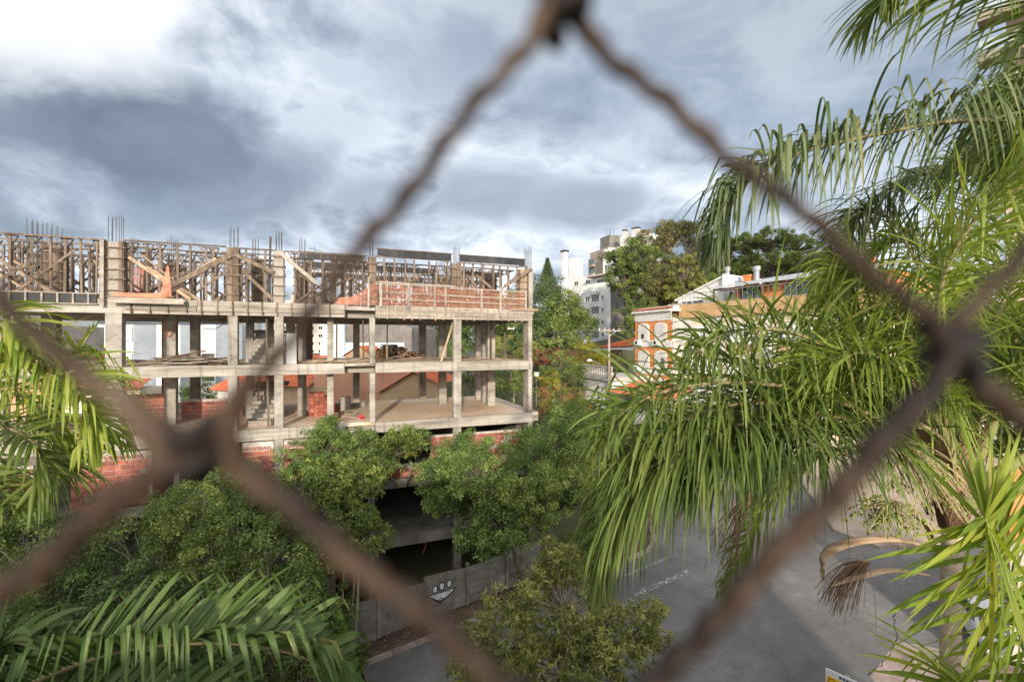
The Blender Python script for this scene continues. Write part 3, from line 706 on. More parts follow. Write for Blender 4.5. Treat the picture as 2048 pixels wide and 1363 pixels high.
colbox('column box set back just right of the tall plain box', -13.75, -13.3, 2.2, 2.7, 4.05)
colbox('column box by the tall steel pole', -12.0, -11.45, 3.3, 3.9, 4.0)
colbox('column box deep behind the left rail', -22.1, -21.4, 2.9, 3.5, 4.0)
colbox('column box behind the right black board', -1.5, -0.9, 3.4, 3.9, 4.1)
colbox('column box behind the middle of the orange net', -4.1, -3.5, 5.2, 5.7, 4.1)
# the concrete end column above the slab
box('column', 'concrete', ub, -0.22, 0.02, 0.0, 0.7, TOP + 0.01, 4.0)
rk = form_thing('raking_brace', 'thick plank brace leaning from the slab to the right end column', 'plank')
bar('plank', 'wood', rk, (-1.6, 0.05, 3.0), (-0.05, -0.03, 4.0), 0.05, 0.17)
rk = form_thing('raking_brace', 'long dark plank brace leaning on the tall plain column box', 'plank')
bar('plank', 'wood', rk, (-16.6, -0.06, 2.25), (-14.3, -0.06, 3.75), 0.05, 0.2)
rk = form_thing('raking_brace', 'plank brace falling to the right from the tall plain column box', 'plank')
bar('plank', 'wood', rk, (-14.1, -0.06, 3.8), (-12.6, -0.05, 3.1), 0.05, 0.16)
rk = form_thing('raking_brace', 'plank brace falling to the right from the grey column box', 'plank')
bar('plank', 'wood_grey', rk, (-12.35, -0.07, 4.0), (-10.9, 0.05, 2.75), 0.05, 0.17)
pole = form_thing('steel_pole', 'dark steel pole standing taller than the timber rails', 'pole')
MB().tube([(-12.95, 1.2, DK), (-12.9, 1.2, 4.95)], 0.05, 8).build('tube', 'steel', pole)
ant = form_thing('wire_cross', 'thin crossed wire aerial above the black boards', 'aerial')
MB().tube([(-11.05, 2.6, FR), (-11.03, 2.6, 4.95)], 0.012, 5).build('mast', 'steel', ant)
MB().tube([(-11.35, 2.6, 4.8), (-10.7, 2.6, 4.7)], 0.012, 5).build('rod', 'steel', ant)
# plank fascia round the slab edge
fa = form_thing('slab_edge_form', 'weathered plank fascia nailed along the top slab edge on the right', 'formwork')
for (a, b) in ((-8.25, -6.6), (-6.58, -4.4), (-4.38, -2.0), (-1.98, 0.06)):
    box('plank', 'wood_grey', fa, a, b, -0.045, -0.015, TOP - 0.20, TOP + 0.06); box('plank', 'wood_grey', fa, a + 0.01, b - 0.1, -0.042, -0.014, TOP - 0.42, TOP - 0.21)
s = -8.1
while s < 0:
    box('hanger', 'wood_pale', fa, s, s + 0.05, -0.10, -0.048, TOP - 0.58 + random.uniform(-0.06, 0.02), TOP + random.uniform(-0.02, 0.1)); s += random.uniform(0.36, 0.42)
box('plank', 'wood_pale', fa, -1.3, 0.3, -0.13, -0.105, TOP - 0.02, TOP + 0.10)
fa = form_thing('slab_edge_form', 'weathered plank fascia along the top slab edge left of the notch', 'formwork')
for (a, b) in ((-18.0, -15.5), (-15.48, -12.5), (-12.48, -9.65)):
    box('plank', 'wood_grey', fa, a, b, -0.045, -0.015, TOP - 0.18, TOP + 0.05); box('plank', 'wood_grey', fa, a + 0.02, b - 0.05, -0.042, -0.014, TOP - 0.40, TOP - 0.19)
s = -17.8
while s < -9.7:
    box('hanger', 'wood', fa, s, s + 0.05, -0.10, -0.048, TOP - 0.5 + random.uniform(-0.1, 0.05), TOP + 0.05); s += random.uniform(0.5, 0.7)
fa = form_thing('slab_edge_form', 'black panel fascia with pale studs at the left end of the slab', 'formwork')
box('form_board', 'formply', fa, -25, -18.9, -0.04, -0.015, TOP - 0.20, TOP + 0.17)
for z in (TOP - 0.23, TOP + 0.18): box('rail', 'wood_grey', fa, -25, -18.85, -0.10, -0.012, z, z + 0.04)
s = -24.8
while s < -19:
    box('stud', 'wood_grey', fa, s, s + 0.06, -0.10, -0.045, TOP - 0.187, TOP + 0.176); s += 0.47
sp = form_thing('slab_edge_form', 'jutting plank shelf under the crumpled orange net', 'formwork')
box('plank', 'wood', sp, -18.5, -16.4, -0.35, -0.12, TOP + 0.06, TOP + 0.10); box('plank', 'wood_grey', sp, -18.4, -15.9, -0.40, -0.37, TOP - 0.16, TOP + 0.06)
box('post', 'wood_grey', sp, -18.75, -18.62, -0.16, -0.11, TOP - 0.3, FR - 0.1)

# ------------------------------------------------------------------ guard rail and orange nets
gr = form_thing('guard_rail', 'timber guard rail with posts in front of the right orange net', 'railing')
for (s, zt) in ((-8.62, 3.1), (-8.05, 2.95), (-6.75, 2.85), (-5.45, 2.82), (-4.9, 2.75), (-3.0, 2.75), (-1.95, 2.9), (-0.5, 2.75)):
    box('post', 'wood_grey', gr, s, s + 0.09, -0.15, -0.105, TOP - (0.35 if s in (-1.95, -4.9) else 0.0), zt)
for (a, b, z) in ((-8.3, -4.4, 2.80), (-4.6, -0.4, 2.74), (-8.1, -4.5, 2.42), (-4.7, -0.4, 2.36), (-8.1, -4.4, 2.08), (-4.6, -0.5, 2.05), (-8.2, -4.3, 2.88)):
    bar('rail', 'wood_grey', gr, (a, -0.10, z), (b, -0.095, z - 0.02), 0.03, 0.05)
def net(label, pts_top, pts_bot, nu, nv, thick=0.011, sag=0.06, seed=0):
    """a woven plastic net: horizontal bands and vertical strands between two edge lines (site coordinates)"""
    rs = random.Random(seed); rt = form_thing('safety_net', label, 'net')
    top = crom(pts_top, nu + 1); bot = crom(pts_bot, nu + 1)
    def q(i, j):
        f = j / nv; p = top[i].lerp(bot[i], f)
        p = p + Vector((0, 1, 0)) * (math.sin(i * 0.42 + seed) * 0.5 + math.sin(i * 0.17 + j * 0.5 + seed) * 0.6) * sag
        p.z -= sag * 0.8 * math.sin(math.pi * f) * abs(math.sin(i * 0.13 + seed)); return p
    V, F = [], []
    for j in range(nv + 1):
        hw = thick * (2.0 if j % 4 == 0 else 1.0)
        for i in range(nu + 1):
            p = q(i, j); V += [p + Vector((0, 0, hw)), p - Vector((0, 0, hw))]
        b = len(V) - 2 * (nu + 1)
        F += [(b + 2 * i, b + 2 * i + 1, b + 2 * i + 3, b + 2 * i + 2) for i in range(nu)]
    for i in range(nu + 1):
        b = len(V)
        for j in range(nv + 1):
            p = q(i, j) + Vector((0, 0.004, 0)); V += [p + Vector((thick * 0.8, 0, 0)), p - Vector((thick * 0.8, 0, 0))]
        F += [(b + 2 * j, b + 2 * j + 1, b + 2 * j + 3, b + 2 * j + 2) for j in range(nv)]
    o = mobj('mesh_strands', V, F, 'net', rt); o['kind'] = 'stuff'
    return rt
net('long orange safety net along the right half of the top slab', [(-8.1, -0.06, 2.95), (-6, -0.06, 2.86), (-4.4, -0.06, 2.82), (-0.5, -0.06, 2.72)],
    [(-8.1, -0.07, 1.8), (-4.4, -0.07, 1.78), (-0.5, -0.07, 1.78)], 140, 18, 0.0042, 0.05, 1)
net('orange safety net drooping to the left of the net corner post', [(-9.9, 0.1, 2.1), (-9.3, 0.05, 2.15), (-8.7, 0.0, 2.55), (-8.15, -0.03, 2.95)],
    [(-10.1, 0.05, 1.8), (-9.3, 0.0, 1.78), (-8.15, -0.06, 1.80)], 45, 15, 0.0046, 0.05, 2)
net('crumpled orange net heaped on the jutting plank shelf', [(-18.3, -0.25, 1.98), (-17.6, -0.2, 1.96), (-16.9, -0.25, 2.0), (-16.5, -0.2, 2.15)],
    [(-18.2, -0.33, 1.83), (-17.4, -0.36, 1.83), (-16.5, -0.36, 1.80)], 40, 8, 0.009, 0.05, 3)
net('narrow orange net strip hanging from a prop', [(-16.55, -0.1, 3.15), (-16.5, -0.12, 3.15)], [(-16.75, -0.2, 1.95), (-16.35, -0.25, 1.85)], 12, 26, 0.007, 0.03, 4)
net('bright orange net hung deep between the left props', [(-19.2, 4.4, 3.6), (-18.7, 4.4, 3.5)], [(-19.4, 4.4, 2.2), (-18.6, 4.4, 2.1)], 10, 26, 0.009, 0.08, 5)
net('far orange net behind the middle props', [(-12.6, 8.5, 3.1), (-9, 8.5, 2.95), (-6.5, 8.5, 3.0)], [(-12.6, 8.5, 1.8), (-9, 8.5, 1.8), (-6.5, 8.5, 1.8)], 70, 18, 0.008, 0.05, 6)

# ------------------------------------------------------------------ things lying on the open floors
LG = 'cut timber props stacked in a pile'
lk = []
for layer in range(7):
    cnt = 24 - layer * 3
    for k in range(cnt):
        s = -8.0 + layer * 0.12 + k * 0.145 + (layer % 2) * 0.07 + random.uniform(-0.02, 0.02)
        if layer > 2 and s > -5.9: continue
        lk.append((s, -0.985 + 0.065 + layer * 0.118))
for (s, z) in lk:
    r = random.uniform(0.05, 0.068); n0 = 6.0 + random.uniform(-0.25, 0.25)
    lo = thing('timber_log', 'short round log in the dark pile on the middle floor', 'log', SW(s, n0, z), SA, LG)
    MB().tube([(0, 0.004, 0), (random.uniform(-0.05, 0.05), 1.9, random.uniform(-0.01, 0.02))], [r, r * 0.9], 7, False).build('bark', 'wood_dark', lo, True)
    MB().tube([(0, 0, 0), (0, 0.012, 0)], r * 0.97, 7).build('cut_end', 'log_end', lo)
def planks(group, label, s0, s1, n0, n1, z, cnt, pile, lmin=0.8, lmax=2.6, mats=('wood_dark', 'wood', 'wood_grey')):
    for k in range(cnt):
        L = random.uniform(lmin, lmax); s = random.uniform(s0, s1); n = random.uniform(n0, n1); a = random.gauss(0, 0.28)
        u = (s - s0) / (s1 - s0); hz = pile * math.sin(math.pi * min(1, max(0, u * 0.9 + 0.05))) * random.random()
        t0 = random.gauss(0, 0.07)
        o = thing('scrap_plank', label, 'plank', SW(s, n, z + 0.02 + hz), SA + a, group)
        MB().box(-L / 2, L / 2, -0.07, 0.07, 0, 0.028).build('board', random.choice(mats), o)
        o.rotation_euler = (random.gauss(0, 0.15), t0, SA + a)
planks('scrap planks heaped on the left middle floor', 'weathered scrap plank in the heap on the left middle floor', -17.4, -14.9, 0.5, 2.2, MID, 46, 0.42)
planks('boards laid flat right of the stairs', 'pale board laid flat on the middle floor right of the stairs', -11.4, -8.9, 0.6, 2.4, MID, 18, 0.10, 1.0, 2.8, ('wood_grey', 'wood_pale', 'wood'))
planks('flat boards under the log pile', 'dark board lying flat in front of the log pile', -8.0, -2.6, 1.6, 5.2, MID, 26, 0.05, 1.0, 3.0, ('wood_dark', 'wood', 'wood_grey'))
planks('broken boards on the lower floor', 'broken pale board on the lower floor by the slim column', -10.0, -8.9, 1.2, 3.0, LOW, 14, 0.22, 0.3, 0.9, ('wood_grey', 'wood_pale', 'concrete'))
def loose_prop(label, p, q, w_=0.07, mat='wood_pale'):
    o = form_thing('timber_prop', label, 'prop'); bar('pole', mat, o, p, q, w_, w_)
loose_prop('pale stick leaning diagonally against the thick front column', (-4.98, 0.4, MID + 0.02), (-4.3, 0.5, TOP - 0.6), 0.09)
for (s, n, lb, mt) in ((-7.2, 5.2, 'upright prop just left of the leaning stick', 'wood_pale'), (-2.9, 6.0, 'thin upright prop between the paired columns', 'wood'),
                   (-1.75, 1.9, 'dark upright prop beside the paired columns', 'wood_dark'), (-0.8, 2.2, 'rust brown upright prop near the right end column', 'wood'),
                   (-10.0, 0.9, 'slim upright prop behind the board heap', 'wood_dark'), (-8.75, 0.9, 'dark upright prop beside the slim notch column', 'wood_dark'),
                   (-12.95, 0.5, 'thin upright prop left of the grey front column', 'wood'), (-11.75, 1.2, 'upright prop right of the metal sheet', 'wood_dark')):
    loose_prop(lb, (s, n, MID + 0.01), (s + random.uniform(-0.04, 0.04), n, TOP - 0.17), 0.075, mt)
loose_prop('forked prop on the lower floor left of the grey column', (-12.9, 0.55, LOW + 0.01), (-12.95, 0.55, MID - 0.16), 0.08, 'wood')
loose_prop('dark prop leaning on the lower stair', (-13.7, 3.2, LOW + 0.9), (-13.55, 3.0, MID - 0.16), 0.08, 'wood_dark')
o = form_thing('metal_sheet', 'dull grey sheet standing against the grey front column', 'sheet')
MB().box(-12.2, -11.72, 0.32, 0.345, MID + 0.01, MID + 1.42).build('panel', 'grey_metal', o)
br = form_thing('brick_stack', 'dark red stack of bricks on the lower floor', 'bricks')
for r in range(6):
    for k in range(5):
        for d in range(2):
            if r == 5 and k > 2: continue
            MB().box(-11.35 + k * 0.25, -11.35 + k * 0.25 + 0.235, 3.0 + d * 0.42, 3.4 + d * 0.42, LOW + 0.006 + r * 0.2, LOW + 0.195 + r * 0.2).build('brick', 'brick', br)
brl = thing('drum', 'pale concrete drum standing on the lower floor', 'drum', SW(-9.55, 4.2, LOW + 0.004), SA)
MB().tube([(0, 0, 0), (0, 0, 0.78)], [0.29, 0.30], 20, True).build('shell', 'concrete', brl, False)
MB().tube([(0, 0, 0.781), (0, 0, 0.81)], [0.315, 0.315], 20, True).build('rim', 'concrete', brl)
bb = thing('brick_block', 'single red brick on end left of the concrete drum', 'brick', SW(-10.05, 4.0, LOW + 0.004), SA)
MB().box(0, 0.2, 0, 0.2, 0, 0.3).build('block', 'brick', bb)
tr = form_thing('mortar_trough', 'low timber mixing trough full of sand at the foot of the stairs', 'trough')
for a in ((-13.85, -12.75, 0.9, 0.95, LOW + 0.004, LOW + 0.26), (-13.85, -12.75, 1.75, 1.8, LOW + 0.004, LOW + 0.26), (-13.85, -13.8, 0.953, 1.747, LOW + 0.004, LOW + 0.26), (-12.8, -12.75, 0.953, 1.747, LOW + 0.004, LOW + 0.26)):
    MB().box(*a).build('side', 'wood_grey', tr)
MB().box(-13.79, -12.81, 0.96, 1.74, LOW + 0.004, LOW + 0.17).build('sand', 'soil', tr)
rb = thing('plastic_bag', 'small red bag on the lower floor by the slim column', 'bag', SW(-8.85, 1.3, LOW + 0.01), 0)
bmx = bmesh.new(); bmesh.ops.create_icosphere(bmx, subdivisions=2, radius=0.13)
for vv in bmx.verts: vv.co += Vector((random.uniform(-.03, .03), random.uniform(-.03, .03), random.uniform(-.03, .03))); vv.co.z = vv.co.z * 0.8 + 0.09
me = bpy.data.meshes.new('sack'); bmx.to_mesh(me); bmx.free(); me.materials.append(M['red_bag']); link(bpy.data.objects.new('sack', me), rb)
def hose(label, pts, mat, r=0.018):
    o = form_thing('cable', label, 'cable'); MB().tube(crom(pts, 24), r, 6, True).build('line', mat, o, True)
hose('orange hose looped down the set back brown column', [(-17.42, 2.5, TOP - 0.2), (-17.4, 2.52, 0.6), (-17.25, 2.52, 0.25), (-17.05, 2.52, 0.6), (-17.05, 2.52, 0.75)], 'orange_hose')
hose('dark cable hanging in a long loop under the top slab', [(-14.75, 1.2, TOP - 0.2), (-14.8, 1.2, 0.9), (-15.1, 1.2, 0.62), (-15.6, 1.2, 0.6)], 'black_cable')
hose('thin dark cable dangling by the front column under the top slab', [(-14.55, 0.8, TOP - 0.2), (-14.5, 0.8, 0.5), (-14.52, 0.8, -0.6)], 'black_cable', 0.012)
hose('dark cable end hanging right of the grey front column', [(-10.95, 1.2, TOP - 0.2), (-10.9, 1.2, 1.2), (-10.75, 1.2, 1.0), (-10.6, 1.2, 1.3)], 'black_cable')
hose('red flex hanging from the basement beam', [(-5.9, 0.02, B2 - 0.2), (-5.85, -0.03, B2 - 0.6), (-6.0, -0.03, B2 - 1.0)], 'orange_hose', 0.015)

# ------------------------------------------------------------------ precast wall with graffiti
pw = thing('precast_wall', 'dark precast concrete wall with paw graffiti by the verge', 'wall', SLOC, SA)
WN = -1.86
posts = [-10.3, -8.25, -6.2, -4.2, -2.2, -0.2]
def gs(s, n): q = SW(s, n, 0); return gplane(q.x, q.y) - E
for i, s in enumerate(posts):
    z = gs(s, WN); MB().box(s - 0.07, s + 0.07, WN - 0.09, WN + 0.09, z - 0.4, z + 2.02).build('post', 'old_concrete', pw)
for i in range(len(posts) - 1):
    a, b = posts[i] + 0.072, posts[i + 1] - 0.072; zb = gs((a + b) / 2, WN) - 0.05
    k = 4; hh = 0.5
    for r in range(k):
        sl = 0.04
        zz0 = zb + r * hh
        v = [(a, WN - 0.035, zz0 - sl), (b, WN - 0.035, zz0 + sl), (b, WN + 0.035, zz0 + sl), (a, WN + 0.035, zz0 - sl),
             (a, WN - 0.035, zz0 + hh - 0.012 - sl), (b, WN - 0.035, zz0 + hh - 0.012 + sl), (b, WN + 0.035, zz0 + hh - 0.012 + sl), (a, WN + 0.035, zz0 + hh - 0.012 - sl)]
        if r == k - 1 and i in (1, 3):
            mid_ = (a + b) / 2; v[4] = (a, WN - 0.035, zz0 + hh - 0.3); v[7] = (a, WN + 0.035, zz0 + hh - 0.3)
        mobj('panel', v, BF, 'old_concrete', pw)
GS, GZ0 = -5.55, gs(-5.35, WN) + 0.98          # graffiti: three silver ovals over a silver bowl, outlined in black
def gpt(u, v): return (GS + u, GZ0 + v + 0.10 * u)
def gpoly(name, pts, mat, off):
    n = len(pts); v = [(x, WN - off, z) for x, z in (gpt(*p) for p in pts)]
    return mobj(name, v, [tuple(range(n))], mat, pw)
for (cx, cz, rx, rz) in ((-0.20, 0.30, 0.135, 0.19), (0.12, 0.36, 0.15, 0.21), (0.47, 0.38, 0.145, 0.205)):
    gpoly('graffiti', [(cx + rx * math.cos(q * 0.314), cz + rz * math.sin(q * 0.314)) for q in range(20)], 'graffiti_black', 0.039)
    gpoly('graffiti', [(cx + rx * 0.68 * math.cos(q * 0.314), cz + rz * 0.74 * math.sin(q * 0.314)) for q in range(20)], 'graffiti_silver', 0.042)
bowl = [(-0.62, 0.10), (-0.1, 0.09), (0.45, 0.10), (0.80, 0.13), (0.72, 0.0), (0.45, -0.22), (0.15, -0.36), (-0.05, -0.36), (-0.3, -0.14)]
ctr = (0.08, -0.02)
gpoly('graffiti', list(reversed(bowl)), 'graffiti_black', 0.039)
gpoly('graffiti', list(reversed([(ctr[0] + (x - ctr[0]) * 0.86, ctr[1] + (z - ctr[1]) * 0.72) for x, z in bowl])), 'graffiti_silver', 0.042)
for (a, b) in (((-0.12, -0.2), (0.06, -0.30)), ((0.0, -0.16), (0.05, -0.22)), ((-0.08, -0.27), (0.12, -0.36)), ((0.05, -0.14), (0.16, -0.22)), ((0.12, -0.22), (0.26, -0.28)), ((0.0, -0.42), (0.14, -0.36))):
    p, q = gpt(*a), gpt(*b)
    MB().bar((p[0], WN - 0.044, p[1]), (q[0], WN - 0.044, q[1]), 0.006, 0.03).build('graffiti', 'graffiti_black', pw)

# ------------------------------------------------------------------ building helpers
def frame_of(p0, p1):
    """frame whose +x runs from p0 to p1 (seen left to right), +y into the building"""
    a = math.atan2(p1[1] - p0[1], p1[0] - p0[0]); return (p0[0], p0[1], E), a, math.hypot(p1[0] - p0[0], p1[1] - p0[1])
def window(parent, x0, x1, z0, z1, y=0.0, glass='glass', frame='white_metal', mull=1, rails=0, sill=True, fw=0.07):
    m = MB()
    m.box(x0, x1, y - 0.05, y - 0.002, z1 - fw, z1).box(x0, x1, y - 0.05, y - 0.002, z0, z0 + fw)
    m.box(x0, x0 + fw, y - 0.05, y - 0.002, z0 + fw, z1 - fw).box(x1 - fw, x1, y - 0.05, y - 0.002, z0 + fw, z1 - fw)
    for k in range(mull):
        xm = x0 + (x1 - x0) * (k + 1) / (mull + 1); m.box(xm - fw / 2, xm + fw / 2, y - 0.045, y - 0.003, z0 + fw, z1 - fw)
    for k in range(rails):
        zm = z0 + (z1 - z0) * (k + 1) / (rails + 1); m.box(x0 + fw, x1 - fw, y - 0.044, y - 0.004, zm - fw / 2, zm + fw / 2)
    wo = m.build('window', frame, parent)
    box('pane', glass, wo, x0 + fw * 0.5, x1 - fw * 0.5, y - 0.018, y - 0.006, z0 + fw * 0.5, z1 - fw * 0.5)
    if sill: box('sill', 'white_trim', wo, x0 - 0.08, x1 + 0.08, y - 0.12, y - 0.003, z0 - 0.08, z0 - 0.002)
    return wo
def aircon(label, p, rz, w_=0.8):
    o = thing('air_conditioner', label, 'air conditioner', p, rz)
    box('case', 'white_metal', o, 0, w_, -0.34, -0.03, 0, 0.55)
    MB().tube([(w_ * 0.38, -0.345, 0.28), (w_ * 0.38, -0.352, 0.28)], 0.2, 14).build('fan_grille', 'dark_metal', o)
    box('bracket', 'dark_metal', o, 0.05, w_ - 0.05, -0.3, 0.0, -0.05, -0.003)
    return o
def tiled_slope(parent, p00, p10, p11, p01, rows, cols, name='roof_tiles'):
    """clay tile slope from eave (p00-p10) to ridge (p01-p11): one part of half-round courses"""
    p00, p10, p11, p01 = map(Vector, (p00, p10, p11, p01)); nn = (p10 - p00).cross(p01 - p00).normalized()
    if nn.z < 0: nn = -nn
    V, F = [], []
    for c in range(cols):
        for r in range(rows):
            u0, u1 = c / cols, (c + 1) / cols; w0, w1 = r / rows, (r + 1.12) / rows
            def q(u, v_): return p00.lerp(p10, u).lerp(p01.lerp(p11, u), v_)
            b = len(V)
            for (v_, lift) in ((w0, 0.045), (min(w1, 1.0), 0.0)):
                for k in range(4):
                    u = u0 + (u1 - u0) * k / 3; V.append(q(u, v_) + nn * (lift + 0.05 * math.sin(math.pi * k / 3)))
            F += [(b + k, b + k + 1, b + 5 + k, b + 4 + k) for k in range(3)]
    o = mobj(name, V, F, 'roof_tile', parent); o['kind'] = 'stuff'; return o

# ---- orange brick house with arched windows
loc, ang, L = frame_of((13.55, 50.0), (15.75, 44.9))
ho = thing('orange_brick_house', 'narrow orange brick house front with white arched windows', 'building', loc, ang)
zt = 3.35
box('wall', 'orange_face_brick', ho, 0, L, 0, 7, -9.5, 2.55)
box('side_wall', 'pale_render', ho, L + 0.003, L + 0.12, 0.02, 7, -9.5, 2.5)
box('frieze', 'white_trim', ho, -0.05, L + 0.02, -0.06, -0.003, 2.2, zt - 0.25)
box('cornice', 'white_trim', ho, -0.25, L + 0.10, -0.35, 7, zt - 0.25, zt - 0.05)
box('parapet', 'white_trim', ho, 0.1, L - 0.1, 0.3, 6.8, zt - 0.047, zt + 0.32)
tiled_slope(ho, (-0.25, -0.38, zt - 0.03), (L + 0.05, -0.38, zt - 0.03), (L + 0.05, 0.28, zt + 0.22), (-0.25, 0.28, zt + 0.22), 3, 22)
for fl_, zc in enumerate((0.55, -2.3, -5.1)):
    box('band', 'white_trim', ho, -0.04, L + 0.03, -0.05, -0.003, zc - 1.05, zc - 0.38)
    for wi, xc in enumerate((1.45, 4.05)):
        hw, zb, zs = 0.70, zc - 0.22, zc + 1.05
        arc = [(xc - hw - 0.16, zb - 0.1), (xc + hw + 0.16, zb - 0.1)] + [(xc + (hw + 0.16) * math.cos(a), zs + 0.42 * math.sin(a)) for a in [math.pi * k / 14 for k in range(15)]]
        wo = MB().prism_y(list(arc), -0.10, -0.004).build('window', 'white_trim', ho)
        arc2 = [(xc - hw + 0.04, zb), (xc + hw - 0.04, zb)] + [(xc + (hw - 0.04) * math.cos(a), zs + 0.27 * math.sin(a)) for a in [math.pi * k / 14 for k in range(15)]]
        MB().prism_y(arc2, -0.115, -0.102).build('shutter', 'shutter_white', wo)
        for k in (-1, 1):
            box('shutter_stile', 'white_trim', wo, xc + k * 0.40 - 0.02, xc + k * 0.40 + 0.02, -0.13, -0.117, zb + 0.05, zs)
        if (wi + fl_) % 2 == 0: box('pane', 'glass_dark', wo, xc - 0.35 + 0.5 * fl_, xc + 0.12 + 0.45 * fl_, -0.125, -0.117, zb + 0.05, zb + (0.55 if fl_ == 0 else 0.95))
        box('sill', 'white_trim', wo, xc - hw - 0.2, xc + hw + 0.2, -0.2, -0.003, zb - 0.17, zb - 0.102)
for (x, z, lb) in ((0.25, -0.32, 'upper left air conditioner on the orange house'), (3.2, -0.32, 'upper right air conditioner on the orange house'), (0.15, -3.1, 'lower left air conditioner on the orange house')):
    p = Vector((x, -0.06, z)); mw = Matrix.Translation(Vector(loc)) @ Matrix.Rotation(ang, 4, 'Z')
    aircon(lb, mw @ p, ang, 0.95)
# ---- ochre terrace building
loc2, ang2, L2 = frame_of((16.95, 45.6), (25.6, 31.2))
hb = thing('terrace_building', 'long cream building with ochre parapet band behind the palm', 'building', loc2, ang2)
box('wall', 'cream_paint', hb, 0, L2, 0.02, 12, -10, 2.398)
box('pier', 'pale_render', hb, -1.5, -0.003, -0.10, 6, -9.5, 2.5); box('pier_cap', 'concrete', hb, -1.55, -0.003, -0.14, 6, 2.503, 3.9)
box('pier', 'white_paint', hb, 0.0, 1.1, -0.05, 0.018, -9.5, 2.398); box('pier', 'white_paint', hb, 3.6, 4.5, -0.05, 0.018, -9.5, 2.398)
box('pier', 'white_paint', hb, 8.2, 9.0, -0.05, 0.018, -9.5, 2.398)
box('parapet_band', 'ochre_stucco', hb, 0.0, L2, -0.35, 12, 2.4, 3.70)
for (a, b) in ((1.15, 3.55), (5.0, 7.8), (9.6, 13)):
    for z in (-0.1, -2.9, -5.7):
        box('spandrel', 'ochre_stucco', hb, a, b, -0.02, 0.018, z - 0.75, z - 0.2)
        window(hb, a + 0.1, b - 0.1, z, z + 1.7, -0.0, 'curtain', 'white_metal', 2)
        window(hb, a + (b - a) * 0.55, a + (b - a) * 0.72, z + 0.2, z + 1.2, -0.06, 'glass_dark', 'white_metal', 0, 0, False)
p = Vector((1.6, -0.1, -0.85)); mw2 = Matrix.Translation(Vector(loc2)) @ Matrix.Rotation(ang2, 4, 'Z')
aircon('boxy air conditioner on the cream building beside the orange house', mw2 @ p, ang2, 1.1)
# terrace railing
rl = MB()
rl.box(0.05, L2, -0.25, -0.20, 4.72, 4.77).box(0.05, L2, -0.25, -0.20, 3.72, 3.76)
rl.build('railing', 'grey_metal', hb)
x = 0.3
while x < L2:
    box('baluster', 'grey_metal', hb, x, x + 0.03, -0.24, -0.21, 3.762, 4.718); x += 0.45
# roof house on the terrace
box('roof_room', 'orange_face_brick', hb, 4.8, L2, 1.6, 9, 3.702, 5.15)
for (a, b) in ((5.3, 7.2), (9.2, 12.6), (13.5, 15.5)):
    window(hb, a, b, 3.8, 4.95, 1.6, 'glass', 'dark_metal', 2, 0, False)
box('porch_beam', 'wood_dark', hb, 3.4, 8.2, 0.2, 1.55, 4.85, 4.98)
for x in (3.4, 5.6, 8.0): box('porch_post', 'wood_dark', hb, x, x + 0.14, 0.2, 0.34, 3.702, 4.848)
mobj('roof', [(3.0, -0.1, 5.1), (L2 + 0.5, 0.6, 5.3), (L2 + 0.5, 5.5, 6.5), (6.2, 5.5, 6.2), (3.0, -0.1, 5.0), (L2 + 0.5, 0.6, 5.2), (L2 + 0.5, 5.5, 6.4), (6.2, 5.5, 6.1)],
     [(0, 1, 2, 3), (7, 6, 5, 4), (0, 4, 5, 1), (1, 5, 6, 2), (2, 6, 7, 3), (3, 7, 4, 0)], 'zinc', hb)
for (x, y, h, r) in ((2.9, 3.2, 7.4, 0.22), (5.6, 3.6, 7.1, 0.26)):
    MB().tube([(x, y, 4.0), (x, y, h - 0.4)], r, 12).build('flue', 'grey_metal', hb); MB().tube([(x, y, h - 0.398), (x, y, h)], r * 1.4, 12).build('flue_cap', 'grey_metal', hb)
for (x, y) in ((4.4, 3.4), (14.2, 3.0)):
    box('chimney', 'orange_face_brick', hb, x, x + 0.7, y, y + 0.6, 4.6, 6.25); box('chimney_cap', 'orange_face_brick', hb, x - 0.08, x + 0.78, y - 0.08, y + 0.68, 6.253, 6.4)
# white stair house with sloping roof left of the terrace
wl = thing('white_rooftop_room', 'white rooftop room with sloping roof behind the orange house', 'building', loc2, ang2)
MB().prism_y([(-2.4, 3.0), (-2.4, 4.5), (3.0, 6.3), (3.0, 3.0)], 2.5, 6.0).build('wall', 'white_paint', wl)
MB().prism_y([(-2.7, 4.4), (3.0, 6.32), (3.0, 6.5), (-2.7, 4.58)], 2.3, 6.2).build('roof', 'white_trim', wl)
window(wl, -2.0, 0.8, 3.2, 4.35, 2.5, 'glass_dark', 'white_metal', 3, 0, False)
box('gable_wall', 'pale_blue_paint', wl, 3.003, 3.2, 2.2, 8.5, 3.0, 6.6)
# ---- white apartment block with grey blind side
def abox(px0, px1, Y0, Y1): return ((px0 - 1024) / FP * Y0, Y0), ((px1 - 1024) / FP * Y1, Y1)
p0, p1 = abox(1168, 1221, 108, 101)
loc3, ang3, L3 = frame_of(p0, p1)
wa = thing('white_apartment_block', 'white apartment block with dark concrete blind side wall', 'building', loc3, ang3)
zt = (HOR - 571) / FP * 101
box('wall', 'white_paint', wa, 0, L3, 0, 5.5, -3, zt)
box('side_wall', 'dark_render', wa, L3 + 0.003, L3 + 0.25, 0.02, 5.6, -3, zt + 0.3)
box('rear_block', 'white_paint', wa, -7.8, L3 - 1.2, 2.0, 7.0, -3, zt + 3.4)
box('stair_tower', 'white_paint', wa, -7.7, -5.2, 2.1, 4.5, zt + 3.403, zt + 8.6)
box('chimney', 'white_paint', wa, -9.2, -8.0, 0.8, 2.0, -2, zt + 10.4); box('chimney_cap', 'dark_metal', wa, -9.4, -7.8, 0.6, 2.2, zt + 10.403, zt + 10.8)
